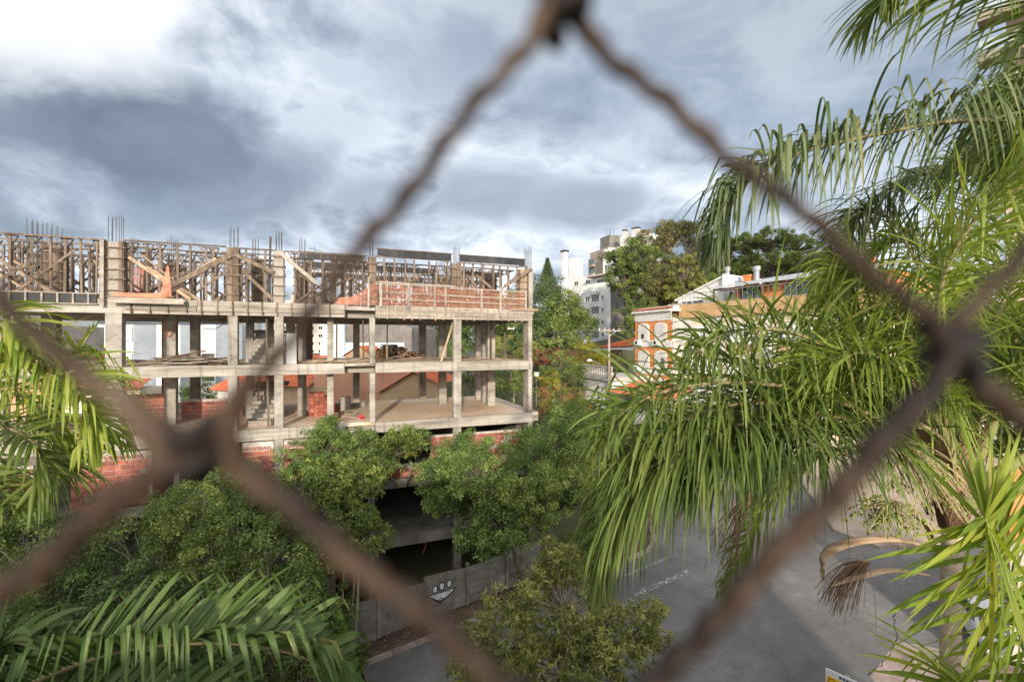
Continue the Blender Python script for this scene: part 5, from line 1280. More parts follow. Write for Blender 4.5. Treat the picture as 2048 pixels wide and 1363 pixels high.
tree('shrub', 'feathery olive green shrub rising over the lower slab edge', 'shrub', G(-8.4, 19.8),
     [(W3(640, 905, 19.7), (1.6, 1.0, 1.1)), (W3(610, 960, 19.4), (1.3, 1.0, 1.2)), (W3(720, 890, 20.3), (0.9, 0.8, 0.8)), (W3(655, 850, 20.2), (0.45, 0.5, 0.7)), (W3(570, 1030, 18.6), (1.3, 1.0, 1.2))],
     320, 0.26, 150, 0.085, 0.04, 'leaf_shrub', 0.07, stems=4, twigs=0.7)
tree('shrub', 'big leaved glossy shrub above the dark basement opening', 'shrub', G(-6.9, 19.3),
     [(W3(690, 960, 18.8), (1.5, 1.0, 0.85)), (W3(735, 950, 19.0), (0.9, 0.8, 0.8)), (W3(650, 1000, 18.6), (0.9, 0.8, 0.7)), (W3(705, 1030, 18.3), (1.0, 0.8, 0.9)), (W3(765, 935, 19.4), (0.7, 0.6, 0.55)), (W3(740, 1075, 17.9), (0.8, 0.7, 0.9))], 165, 0.24, 90, 0.19, 0.055, 'leaf_bright', 0.05, 'pale_bark', stems=4, rosette=True, twigs=0.9)
tree('shrub', 'round headed shrub with bare stems before the dark opening', 'shrub', tuple(SW(-6.9, 0.05, B1)),
     [(W3(812, 878, 21.0), (1.15, 0.8, 0.55)), (W3(800, 900, 20.9), (0.7, 0.6, 0.4))], 60, 0.20, 72, 0.19, 0.05, 'leaf_bright', 0.05, 'pale_bark', stems=3, rosette=True, twigs=0.9)
tree('shrub', 'leafy shrub at the foot of the site above the graffiti wall', 'shrub', G(-7.8, 18.9),
     [(W3(640, 1110, 17.2), (1.2, 1.0, 1.5)), (W3(590, 1190, 16.2), (1.1, 0.9, 1.3)), (W3(670, 1230, 16.6), (0.7, 0.7, 1.0))], 130, 0.30, 130, 0.10, 0.055, 'leaf_mid', 0.07, stems=3, twigs=0.6)
k = 0
for (px, py, Y, r, mt, lb) in ((470, 1080, 16.0, 1.5, 'leaf_shrub', 'shaded shrub left of the leafy basement shrub'), (390, 1030, 15.5, 1.3, 'leaf_bright', 'shrub right below the big wire crossing'),
                            (290, 1110, 14.6, 1.6, 'leaf_mid', 'dark tangled shrub in the middle of the bank'), (170, 1100, 14.5, 1.5, 'leaf_dark', 'dark tangled shrub on the left of the bank'),
                            (60, 1100, 14.5, 1.5, 'leaf_shrub', 'dark shrub at the left edge under the palm'), (420, 1180, 14.2, 1.5, 'leaf_bright', 'shrub above the tip of the bottom palm frond'),
                            (540, 1150, 15.2, 1.3, 'leaf_mid', 'shrub between the wire and the bottom palm frond'), (260, 1230, 13.2, 1.5, 'leaf_dark', 'lowest dark shrub behind the bottom palm frond'),
                            (100, 1230, 13.4, 1.6, 'leaf_shrub', 'lowest dark shrub at the left edge'), (350, 1010, 17.0, 0.8, 'leaf_shrub', 'grey green shrub climbing the left brick wall'),
                            (470, 970, 17.8, 1.0, 'leaf_shrub', 'shrub against the middle brick wall'), (560, 1270, 14.5, 1.3, 'leaf_mid', 'shrub at the right end of the bottom palm frond'),
                            (400, 1300, 12.6, 1.4, 'leaf_dark', 'dark shrub below the bottom palm frond'), (30, 1030, 16.5, 1.1, 'leaf_mid', 'shrub below the left wing of the site'), (150, 1075, 16.6, 1.0, 'leaf_dark', 'dark shrub under the far left brick panel')):
    c = W3(px, py, Y); g = G(c[0] + 0.1, c[1] + 0.3); k += 1
    tree('shrub', lb, 'shrub', g, [(c, (r * 1.15, r * 0.9, r)), ((c[0] + r * 0.6, c[1] - 0.2, c[2] - r * 0.7), (r * 0.8, r * 0.8, r)), ((c[0] - r * 0.6, c[1] + 0.2, c[2] - r * 0.9), (r * 0.9, r * 0.8, r * 1.1)), ((c[0], c[1], c[2] - r * 2.0), (r, r * 0.8, r * 1.2))],
         95, 0.32, 105, 0.10, 0.055, mt, 0.06, 'pale_bark', stems=3, twigs=0.55, group='shrubs on the bank before the site')
# --- small yellowish tree by the kerb, near
tree('street_tree', 'yellowish sparse leaved tree at the bottom middle by the kerb', 'tree', G(1.6, 13.2),
     [(W3(1130, 1190, 12.2), (1.4, 1.1, 0.9)), (W3(1020, 1270, 11.6), (1.3, 1.1, 0.8)), (W3(1210, 1290, 11.4), (1.3, 1.1, 0.75)), (W3(1120, 1330, 11.0), (1.5, 1.2, 0.7)), (W3(1290, 1240, 12.0), (0.9, 0.7, 0.55)), (W3(960, 1350, 11.0), (0.8, 0.8, 0.5)), (W3(1110, 1120, 12.6), (0.7, 0.6, 0.4))],
     270, 0.26, 81, 0.125, 0.046, 'leaf_yellow', 0.11, 'pale_bark', rosette=True, twigs=0.95, shell=0.3)
# --- gardens behind and beside the site
def bush(label, px, py, Y, r, mt, ln=0.13, n=60, per=80, asp=(1, 1, 0.9), cat='shrub', name='shrub', grp='shrubs of the gardens beyond the site'):
    c = W3(px, py, Y); g = G(c[0], c[1]); g = (g[0], g[1], min(g[2], c[2] - r * 0.6))
    return tree(name, label, cat, g, [(c, (r * asp[0], r * asp[1], r * asp[2])), ((c[0] + r * 0.6, c[1], c[2] - r * 0.3), (r * 0.6, r * 0.6, r * 0.6)), ((c[0] - r * 0.5, c[1], c[2] - r * 0.35), (r * 0.65, r * 0.6, r * 0.6))],
                n, r * 0.2, per, ln, ln * 0.55, mt, max(0.05, r * 0.05), group=grp, twigs=0.5)
bush('rust orange bush right of the end column', 1110, 800, 36, 1.7, 'leaf_orange', 0.12, 70, 70)
bush('second rust orange bush beside the garage wall', 1155, 805, 39, 1.2, 'leaf_orange', 0.12, 40, 70)
bush('yellow green shrub top above the dense tree', 1130, 800, 30, 1.4, 'leaf_yellow', 0.11, 70, 80, (1, 1, 0.8))
bush('bright yellow bush below the bougainvillea', 1097, 757, 47, 1.1, 'leaf_gold', 0.12, 40, 70)
bush('golden bush in the garden left of the tiled house', 1180, 715, 58, 2.4, 'leaf_gold', 0.17, 80, 80)
bush('tall golden shoot bush by the tiled house wall', 1172, 690, 60, 1.0, 'leaf_gold', 0.15, 30, 60, (0.6, 0.6, 1.3))
bush('dark clipped bush under the olive wall', 1235, 735, 55, 1.7, 'leaf_dark', 0.13, 50, 80)
bush('leafy garden tree left of the garage', 1120, 735, 50, 2.4, 'leaf_mid', 0.15, 90, 90, name='garden_tree', cat='tree')
bush('red flowering bougainvillea behind the garden tree', 1105, 712, 56, 2.0, 'leaf_flower', 0.14, 70, 80, (1.8, 1, 0.5))
bush('dark hedge beside the garage', 1150, 765, 52, 1.9, 'leaf_dark', 0.14, 70, 80, (1, 1, 1.2))
bush('palm like bright clump right of the end column', 1105, 680, 62, 3.0, 'leaf_bright', 0.3, 70, 60, (1.2, 1, 1))
bush('garden tree framed by the lower floor opening', 1010, 755, 42, 2.3, 'leaf_mid', 0.13, 110, 100, name='garden_tree', cat='tree')
bush('small bush framed between the lower floor columns', 948, 745, 45, 1.6, 'leaf_bright', 0.13, 60, 80, (0.7, 1, 1.4))
bush('yellow green hedge framed in the middle floor opening', 1020, 700, 56, 2.6, 'leaf_yellow', 0.16, 90, 90, (1.6, 1, 0.7))
bush('hedge framed left of the thick middle floor column', 890, 695, 60, 2.3, 'leaf_shrub', 0.16, 80, 80, (1.3, 1, 1))
bush('scrubby bush behind the left middle floor', 395, 780, 34, 1.3, 'leaf_shrub', 0.12, 50, 70)
for (px, py, Y, r, mt, lb) in ((870, 650, 75, 5.5, 'leaf_dark', 'dark tree framed left in the middle floor opening'), (960, 640, 78, 6.0, 'leaf_mid', 'tree framed in the centre of the middle floor opening'),
                           (1030, 650, 82, 6.0, 'leaf_dark', 'dark tree framed right in the middle floor opening'), (1085, 610, 90, 6.5, 'leaf_dark', 'tall dark tree right of the end column'),
                           (1128, 637, 74, 4.4, 'leaf_mid', 'rounded green tree before the white apartment block'), (1075, 680, 70, 4.0, 'leaf_dark', 'low dark tree at the foot of the tall dark tree'),
                           (800, 690, 80, 4.0, 'leaf_dark', 'dark tree behind the log pile')):
    bush(lb, px, py, Y, r, mt, 0.30, 170, 120, (1, 0.9, 1.0), 'tree', 'garden_tree', 'trees of the gardens beyond the site')
# --- conifer
pb = P(1095, 640, 96); nf = thing('norfolk_pine', 'pointed conifer rising above the tall dark tree', 'tree', (pb.x, pb.y, pb.z))
hh = P(1095, 518, 96).z - pb.z
MB().tube([(0, 0, -8), (0, 0, hh)], [0.35, 0.03], 8).build('trunk', 'bark', nf)
cl = []; 
for q in range(34):
    z = hh * (0.25 + 0.75 * q / 33); rr = (hh - z) * 0.34 + 0.15; nb_ = 8
    for b_ in range(nb_):
        an = b_ / nb_ * 6.283 + q * 0.7
        for f in np.linspace(0.25, 1, 7): cl.append((math.cos(an) * rr * f, math.sin(an) * rr * f, z + f * rr * 0.18))
C = np.array(cl); V, F = leaf_mesh(C, np.full(len(C), 0.16), 10, 0.28, 0.07, 0.3)
npobj('crown', V, F, 'leaf_dark', nf)['kind'] = 'stuff'
# --- hillside trees
HG = 'trees on the hillside'
def hill(label, crowns, Y, mt, n, per, ln, cr, shell=0.35, bark='bark', tw=0.8, tr=0.4):
    cs = [(W3(px, py, Y + dy), (r, r * 0.9, r * asp)) for (px, py, dy, r, asp) in crowns]
    cx = sum(c[0][0] for c in cs) / len(cs); g = G(cx, Y); g = (g[0], g[1], min(g[2], min(c[0][2] for c in cs) - 4))
    return tree('hillside_tree', label, 'tree', g, cs, n, cr, per, ln, ln * 0.5, mt, tr, bark, group=HG, twigs=tw, shell=shell)
hill('tall open crowned tree against the sky on the hill', [(1300, 490, 0, 4.2, 0.8), (1345, 465, 2, 3.8, 0.8), (1390, 470, 0, 4.0, 0.9), (1270, 540, -2, 4.0, 0.9), (1330, 540, 1, 5.0, 0.9), (1220, 510, -1, 1.9, 0.7), (1400, 520, 2, 4.0, 1)], 88, 'leaf_olive', 400, 110, 0.32, 0.75, 0.2, 'pale_bark')
hill('broad green tree left on the hill in front of the white tower', [(1275, 520, 0, 4.0, 1.0), (1250, 560, 0, 3.4, 1.0), (1290, 600, -1, 4.6, 1.1), (1240, 520, 0, 2.4, 0.8)], 80, 'leaf_mid', 330, 130, 0.28, 0.6)
hill('russet green tree in the middle of the hill', [(1330, 575, 0, 3.2, 1.1), (1310, 610, 0, 2.6, 1.0), (1400, 545, 3, 3.0, 0.8)], 72, 'leaf_olive', 230, 130, 0.22, 0.5)
hill('yellow green tree in the middle of the hill', [(1370, 545, 0, 2.9, 1.0), (1390, 580, 0, 2.8, 0.9), (1355, 590, 0, 2.0, 0.9)], 68, 'leaf_yellow', 220, 130, 0.22, 0.45)
hill('dark tree at the foot of the hill behind the rooftop room', [(1420, 580, 0, 3.2, 0.9), (1470, 560, 0, 3.0, 0.9), (1280, 640, 0, 3.0, 1.2)], 70, 'leaf_mid', 230, 130, 0.22, 0.5)
hill('wide flat crowned tree right on the hill', [(1480, 490, 0, 3.6, 0.45), (1535, 478, 0, 4.2, 0.45), (1595, 490, 0, 3.8, 0.5), (1510, 525, 1, 3.8, 0.4), (1590, 535, 1, 3.4, 0.5), (1650, 520, 0, 3.5, 0.5)], 74, 'leaf_bright', 340, 130, 0.22, 0.5, 0.3)
hill('dark tree under the flat crowned tree', [(1500, 545, 3, 3.2, 0.6), (1560, 545, 3, 3.4, 0.6), (1620, 550, 3, 3.4, 0.7), (1700, 545, 3, 4.4, 0.9)], 76, 'leaf_dark', 170, 100, 0.24, 0.5)
hill('soft green tree filling the gap left of the flat crowned tree', [(1440, 525, 0, 3.2, 0.9), (1480, 545, 0, 3.0, 0.8), (1425, 560, 0, 2.8, 0.9), (1455, 490, 2, 2.4, 0.7)], 78, 'leaf_bright', 190, 130, 0.22, 0.5)
hill('light green tree behind the zinc roof', [(1540, 525, 0, 3.0, 0.7), (1590, 530, 0, 3.0, 0.7), (1640, 535, 0, 3.2, 0.8), (1500, 530, 0, 2.6, 0.7)], 70, 'leaf_bright', 190, 130, 0.2, 0.45)
# wooded mass farther up the hill
C = []
for q in range(260):
    x = random.uniform(40, 150); y = random.uniform(105, 170); C.append((x, y, gz(x, y) + random.uniform(2, 11)))
V, F = leaf_mesh(np.array(C), np.full(len(C), 2.6), 90, 0.8, 0.5, 0.5)
tag(npobj('hillside_wood', V, F, 'leaf_dark'), 'far wooded slope behind the hillside trees', 'wood', kind='stuff')
# low scrub covering the bank and verge
C = []
for q in range(420):
    s_ = random.uniform(-26, -9); n_ = random.uniform(-6.0, -0.4); p_ = SW(s_, n_, 0); C.append((p_.x, p_.y, gplane(p_.x, p_.y) + random.uniform(0.1, 1.0)))
for q in range(120):
    s_ = random.uniform(-3.5, 4.0); n_ = random.uniform(-1.7, 0.2); p_ = SW(s_, n_, 0); C.append((p_.x, p_.y, gplane(p_.x, p_.y) + random.uniform(0.1, 0.8)))
for q in range(160):
    y = random.uniform(26, 50); x = 8.2 + (y - 26) * 0.25 + random.uniform(-5, 0.6); C.append((x, y, gplane(x, y) + random.uniform(0.1, 0.9)))
V, F = leaf_mesh(np.array(C), np.full(len(C), 0.5), 70, 0.11, 0.06, 0.6)
tag(npobj('undergrowth', V, F, 'leaf_mid'), 'low undergrowth along the foot of the site', 'undergrowth', kind='stuff')

# ------------------------------------------------------------------ palms
def frond(parent, ctrl, L, wd, n, mat, droop=1.0, fwd=0.55, lift=0.35, kink=0.3, start=0.12, r0=0.028, rmat='rachis', seed=0, up_hint=(0, 0, 1), ragged=0.25, segs=8, spread=0.25, twist=0.5, kpos=(1, 4)):
    """feather leaf: midrib along ctrl (world points) with two ranks of drooping leaflets"""
    rs = np.random.default_rng(seed); base = Vector(parent.location)
    pts = crom([Vector(c) - base for c in ctrl], 40)
    rb = MB().tube(pts, [r0 * (1 - 0.88 * i / 39) for i in range(40)], 6).build('frond', rmat, parent, True)
    VV, FF = [], []; hint = Vector(up_hint)
    for k in range(n):
        f = start + (1 - start) * (k + rs.random() * 0.8) / n
        f = min(f, 0.998); x = f * 39; i = min(int(x), 38); p = pts[i].lerp(pts[i + 1], x - i); T = (pts[i + 1] - pts[i]).normalized()
        Uu = hint - T * hint.dot(T)
        if Uu.length < 0.15: Uu = Vector((0, -1, 0)) - T * T.y * -1
        Uu.normalize(); S = T.cross(Uu).normalized()
        ll = L * (0.35 + 0.65 * math.sin(math.pi * min(1, 0.12 + f * 0.80)) ** 0.7) * (1 - 0.45 * max(0, f - 0.75) / 0.25)
        for sd_ in (-1, 1):
            if rs.random() < 0.03: continue
            l2 = ll * (1 + ragged * (rs.random() - 0.6)); ff = fwd + 0.5 * f + rs.normal() * spread * 0.5
            d = (S * sd_ * (1.0 - 0.35 * f) + T * ff + Uu * (lift + rs.normal() * spread)).normalized()
            step = l2 / segs; q = p.copy(); kn = rs.integers(*kpos) if rs.random() < kink else -1
            tw = rs.normal() * twist; b = len(VV); w0 = wd * (0.75 + 0.5 * rs.random())
            g = droop * (0.07 + 0.06 * rs.random())
            for s_ in range(segs + 1):
                u = s_ / segs; ww = w0 * min(1.0, 0.35 + u * 4.0) * (1 - u ** 2.2) ** 0.75 + 0.0012
                wv = T - d * T.dot(d)
                if wv.length < 0.1: wv = S - d * S.dot(d)
                wv.normalize(); nv = d.cross(wv); wv2 = wv * math.cos(tw * (0.4 + u)) + nv * math.sin(tw * (0.4 + u)); nv2 = d.cross(wv2)
                VV += [q - wv2 * ww * 0.5, q + nv2 * ww * 0.16, q + wv2 * ww * 0.5]
                q = q + d * step
                gg_ = g * (0.5 + 1.4 * u)
                if s_ == kn: gg_ += 1.9
                d = (d + Vector((0, 0, -gg_))).normalized()
            for s_ in range(segs):
                a = b + s_ * 3
                FF += [(a, a + 1, a + 4, a + 3), (a + 1, a + 2, a + 5, a + 4)]
    o = npobj('leaflets', np.array([tuple(v) for v in VV]), np.array(FF), mat, rb, True); o['kind'] = 'stuff'
    return rb
def palm_base(label, crown, lean=(0, 0), r=0.16, name='palm_tree'):
    c = Vector(crown); gx, gy = c.x + lean[0], c.y + lean[1]
    o = thing(name, label, 'palm', (gx, gy, gz(gx, gy) - 0.2))
    top = c - o.location
    tr_ = MB().tube(crom([(0, 0, 0), top * 0.5 + Vector((lean[0] * 0.1, 0, 0)), top], 26), [r * (1.15 - 0.25 * i / 25) for i in range(26)], 14).build('trunk', 'palm_bark', o, True)
    return o
def pj(*a): return [P(*q) for q in a]
# --- main palm on the right
ca = P(1905, 930, 4.3)
pa = palm_base('large feathery palm filling the right side of the view', ca - Vector((0, 0, 0.15)), (0.05, 0.25), 0.085)
FA = [ # midrib points (px, py, depth), leaflet length, width, count, material, options
    ([(1900, 930, 4.3), (1800, 885, 4.1), (1690, 868, 3.9), (1500, 846, 3.7), (1380, 890, 3.6), (1270, 960, 3.6), (1215, 1050, 3.6), (1195, 1120, 3.6)], 1.02, 0.022, 159, 'palm_green', dict(droop=1.8, lift=0.15, fwd=0.25, start=0.22, ragged=0.3, twist=0.5, spread=0.15, kink=0.1)),
    ([(1900, 930, 4.4), (1800, 880, 4.3), (1690, 855, 4.2), (1520, 835, 4.0), (1400, 870, 3.9), (1300, 935, 3.9), (1245, 1020, 3.9), (1225, 1090, 3.9)], 1.0, 0.022, 165, 'palm_deep', dict(droop=1.9, lift=0.15, fwd=0.25, start=0.24, ragged=0.3, spread=0.18, kink=0.1)),
    ([(1900, 925, 4.35), (1790, 870, 4.2), (1680, 835, 4.05), (1540, 805, 3.9), (1420, 820, 3.8), (1320, 865, 3.75), (1255, 930, 3.75), (1220, 1000, 3.75)], 0.85, 0.022, 160, 'palm_green', dict(droop=1.6, lift=0.3, fwd=0.3, start=0.22, ragged=0.3, spread=0.22, kink=0.15)),
    ([(1900, 915, 4.3), (1830, 815, 4.2), (1746, 757, 4.1), (1644, 690, 4.0), (1560, 660, 3.9), (1450, 668, 3.9), (1370, 720, 3.9)], 0.85, 0.022, 147, 'palm_green', dict(droop=1.1, lift=0.35, fwd=0.15, spread=0.75, kink=0.4, twist=0.9)),
    ([(1895, 920, 4.3), (1780, 850, 4.1), (1640, 790, 3.9), (1500, 765, 3.8), (1360, 775, 3.7), (1260, 815, 3.7), (1200, 880, 3.7)], 0.92, 0.022, 147, 'palm_green', dict(droop=1.1, lift=0.4, fwd=0.3, spread=0.75, twist=0.9)),
    ([(1895, 920, 4.4), (1800, 850, 4.5), (1700, 800, 4.6), (1590, 770, 4.7), (1480, 800, 4.8), (1400, 870, 4.8)], 0.95, 0.022, 135, 'palm_deep', dict(droop=1.2, lift=0.4, spread=0.8, twist=0.9)),
    ([(1900, 900, 4.2), (1882, 760, 4.0), (1875, 620, 3.8), (1905, 510, 3.6), (1980, 400, 3.4), (2070, 310, 3.2), (2180, 260, 3.0)], 1.05, 0.022, 147, 'palm_bright', dict(droop=0.5, lift=0.1, fwd=0.35, up_hint=(0.6, -1, 0.5), spread=0.35)),
    ([(1905, 900, 4.3), (1860, 760, 4.4), (1800, 640, 4.5), (1735, 560, 4.6), (1690, 540, 4.7), (1665, 590, 4.7)], 0.9, 0.021, 135, 'palm_bright', dict(droop=1.6, lift=0.3, spread=0.45)),
    ([(1910, 900, 4.4), (1900, 740, 4.8), (1850, 560, 5.1), (1780, 440, 5.3), (1715, 430, 5.4), (1680, 520, 5.4), (1672, 600, 5.4)], 0.85, 0.021, 141, 'palm_grey', dict(droop=2.0, lift=0.3, spread=0.3)),
    ([(1915, 905, 4.3), (1990, 800, 4.2), (2060, 720, 4.1), (2150, 680, 4.0), (2260, 720, 4.0)], 1.0, 0.022, 129, 'palm_green', dict(droop=1.7, spread=0.45)),
    ([(1915, 905, 4.5), (1960, 740, 4.6), (2010, 600, 4.7), (2080, 500, 4.8), (2180, 480, 4.9)], 1.05, 0.022, 135, 'palm_bright', dict(droop=1.4, spread=0.45)),
    ([(1920, 920, 4.3), (2010, 900, 4.3), (2110, 880, 4.2), (2220, 930, 4.2)], 0.9, 0.022, 106, 'palm_green', dict(droop=1.8, spread=0.3)),
    ([(1905, 925, 4.5), (1850, 860, 4.9), (1770, 800, 5.2), (1680, 770, 5.5), (1590, 800, 5.7), (1530, 880, 5.8), (1510, 990, 5.8)], 1.1, 0.022, 129, 'palm_green', dict(droop=2.0, spread=0.4, start=0.4)),
    ([(1905, 930, 4.5), (1820, 890, 4.8), (1720, 890, 5.0), (1620, 920, 5.2), (1545, 990, 5.3), (1490, 1090, 5.3), (1450, 1180, 5.3)], 0.75, 0.020, 105, 'palm_bright', dict(droop=2.0, spread=0.25, start=0.4)),
    ([(1910, 925, 4.7), (1880, 840, 5.2), (1800, 760, 5.6), (1710, 700, 5.9), (1640, 700, 6.0), (1590, 760, 6.0)], 0.95, 0.022, 135, 'palm_deep', dict(droop=1.2, spread=0.8, twist=0.9)),
    ([(1915, 910, 4.6), (1930, 790, 5.0), (1920, 650, 5.3), (1880, 540, 5.5), (1810, 480, 5.6), (1750, 500, 5.6)], 1.1, 0.022, 135, 'palm_bright', dict(droop=1.3, spread=0.45)),
    ([(1890, 930, 4.2), (1790, 900, 3.9), (1660, 905, 3.7), (1560, 880, 3.6), (1450, 900, 3.5), (1380, 960, 3.5)], 0.9, 0.022, 112, 'palm_deep', dict(droop=2.2, spread=0.35, lift=0.15, start=0.38, ragged=0.4)),
    ([(1905, 900, 4.4), (1870, 790, 4.7), (1810, 700, 4.9), (1745, 655, 5.1), (1690, 660, 5.2), (1650, 720, 5.2)], 1.0, 0.022, 135, 'palm_green', dict(droop=1.1, lift=0.3, spread=0.8, twist=0.9)),
    ([(1905, 900, 4.2), (1850, 800, 4.0), (1790, 730, 3.9), (1720, 705, 3.8), (1650, 730, 3.8), (1600, 800, 3.8)], 0.85, 0.022, 123, 'palm_bright', dict(droop=1.0, lift=0.3, spread=0.8, twist=0.9)),
    ([(1915, 900, 4.9), (1960, 700, 5.5), (1990, 520, 6.0), (1990, 400, 6.2), (1950, 340, 6.3), (1880, 360, 6.4)], 1.2, 0.024, 141, 'palm_bright', dict(droop=1.3, spread=0.4)),
    ([(1915, 900, 4.7), (2000, 730, 5.0), (2070, 640, 5.2), (2150, 640, 5.3)], 1.15, 0.024, 123, 'palm_green', dict(droop=1.6, spread=0.45)),
    ([(1915, 900, 4.6), (1940, 820, 5.0), (1960, 760, 5.4), (1940, 720, 5.8), (1880, 740, 6.2)], 1.2, 0.024, 129, 'palm_green', dict(droop=1.8, spread=0.5)),
]
for i, (pt, L, wd, n, mt, kw) in enumerate(FA):
    frond(pa, pj(*pt), L, wd, n, mt, seed=100 + i, r0=0.030, **kw)
bs = Vector(pa.location)
for i, (pt) in enumerate([[(1900, 960, 4.25), (1895, 880, 4.2), (1885, 800, 4.15)], [(1925, 970, 4.25), (1960, 900, 4.2), (2000, 820, 4.15)], [(1930, 1000, 4.2), (1990, 950, 4.1), (2070, 900, 4.0)], [(1915, 960, 4.3), (1940, 880, 4.35), (1960, 790, 4.4)],
                         [(1925, 1010, 4.15), (2000, 985, 4.0), (2070, 960, 3.9)]]):
    MB().tube([q - bs for q in crom(pj(*pt), 10)], [0.075 - 0.0045 * k for k in range(10)], 9).build('petiole', 'petiole', pa, True)
for i in range(150):      # fibres wrapped round the crown shaft
    a = random.uniform(0, 6.28); z0 = random.uniform(-0.55, 0.30); r = random.uniform(0.11, 0.20)
    p0 = ca - bs + Vector((math.cos(a) * r, math.sin(a) * r, z0)); p1 = p0 + Vector((math.cos(a + 0.9) * 0.12, math.sin(a + 0.9) * 0.12, random.uniform(0.1, 0.35)))
    MB().tube([p0, p0.lerp(p1, 0.5) + Vector((random.uniform(-.03, .03), random.uniform(-.03, .03), 0.05)), p1], [0.006, 0.005, 0.002], 4, False).build('fibre', 'palm_fibre', pa)
MB().tube([ca - bs + Vector((0, 0, -0.6)), ca - bs + Vector((0, 0, -0.1)), ca - bs + Vector((0, 0, 0.22))], [0.10, 0.19, 0.11], 14).build('crown_shaft', 'palm_fibre', pa, True)
# fruit bunch, spathes, dead flower stalk: things that hang from the palm
def spathe(label, pts, wmax, mat='spathe', depth=0.5):
    ps = crom(pj(*pts), 22); o = thing('palm_spathe', label, 'palm spathe', ps[0]); V, F = [], []
    for i, p in enumerate(ps):
        u = i / 21; T = (ps[min(i + 1, 21)] - ps[max(i - 1, 0)]).normalized(); S = T.cross(Vector((0, 0, 1))).normalized(); Uu = S.cross(T)
        w_ = wmax * math.sin(math.pi * min(1, 0.08 + u * 0.9)) ** 0.8
        for k in range(7):
            a = (k / 6 - 0.5) * math.pi; V.append(p - ps[0] + S * math.sin(a) * w_ + Uu * (math.cos(a) * w_ * depth))
    for i in range(21):
        for k in range(6): F.append((i * 7 + k, i * 7 + k + 1, (i + 1) * 7 + k + 1, (i + 1) * 7 + k))
    b = mobj('husk', V, F, mat, o, True); md = b.modifiers.new('t', 'SOLIDIFY'); md.thickness = 0.006
    return o
spathe('long pale boat shaped spathe curving down over the street', [(1850, 1090, 3.9), (1780, 1078, 3.8), (1700, 1085, 3.75), (1650, 1110, 3.7), (1645, 1160, 3.7)], 0.055)
spathe('cracked brown spathe below the long pale one', [(1860, 1150, 3.8), (1780, 1140, 3.75), (1710, 1155, 3.7), (1660, 1172, 3.7)], 0.04)
spathe('broad dark spathe behind the fruit bunch', [(1895, 960, 4.1), (1860, 900, 4.05), (1830, 858, 4.0), (1800, 850, 4.0)], 0.16)
spathe('upright split spathe under the fruit bunch', [(1875, 1110, 4.0), (1850, 1050, 3.95), (1815, 1020, 3.95)], 0.035)
def bunch(label, root, tip_dirs, n, L, mat, fruit=None, nf_=0, spreadv=0.5, gdrop=0.16, r=0.0022):
    root = P(*root); o = thing('palm_bunch', label, 'palm bunch', root); mb = MB(); ends = []
    for k in range(n):
        d = (Vector(tip_dirs) + Vector((random.gauss(0, spreadv), random.gauss(0, spreadv), random.gauss(0, spreadv * 0.7)))).normalized(); q = Vector((0, 0, 0)); pts = [q.copy()]; l_ = L * random.uniform(0.6, 1.1)
        for s_ in range(8):
            q = q + d * (l_ / 8); d = (d + Vector((random.gauss(0, 0.05), random.gauss(0, 0.05), -gdrop))).normalized(); pts.append(q.copy())
        mb.tube(pts, [r * 1.3] * 4 + [r] * 5, 4, False); ends.append(pts)
    s = mb.build('strands', mat, o); s['kind'] = 'stuff'
    if fruit:
        V, F = [], []
        ico = bmesh.new(); bmesh.ops.create_icosphere(ico, subdivisions=1, radius=1.0); iv = [v.co.copy() for v in ico.verts]; iff = [[v.index for v in f.verts] for f in ico.faces]; ico.free()
        for k in range(nf_):
            p = random.choice(ends); c = p[random.randint(3, 8)] + Vector((random.gauss(0, .012), random.gauss(0, .012), random.gauss(0, .012))); rr = random.uniform(0.010, 0.014); b = len(V)
            V += [c + v * rr for v in iv]; F += [tuple(b + i for i in f) for f in iff]
        f_ = mobj('fruit', V, F, fruit, o, True); f_['kind'] = 'stuff'
    return o
bunch('hanging palm fruit bunch with green berries', (1775, 875, 3.95), (0.55, -0.2, -0.5), 130, 0.75, 'strand', 'seed', 260, 0.33, 0.12)
bunch('dark green berry cluster under the fruit bunch', (1790, 1000, 4.15), (-0.1, 0, -0.5), 70, 0.42, 'strand', 'seed', 420, 0.55, 0.10)
bunch('dry brown flower stalk drooping over the street', (1740, 1125, 3.75), (-0.9, 0, -0.25), 120, 0.52, 'strand_brown', None, 0, 0.33, 0.22, 0.0018)
bunch('brown dry tips hanging below the near drooping frond', (1500, 985, 5.0), (-0.5, 0, -0.8), 46, 0.9, 'strand_brown', None, 0, 0.25, 0.15, 0.003)
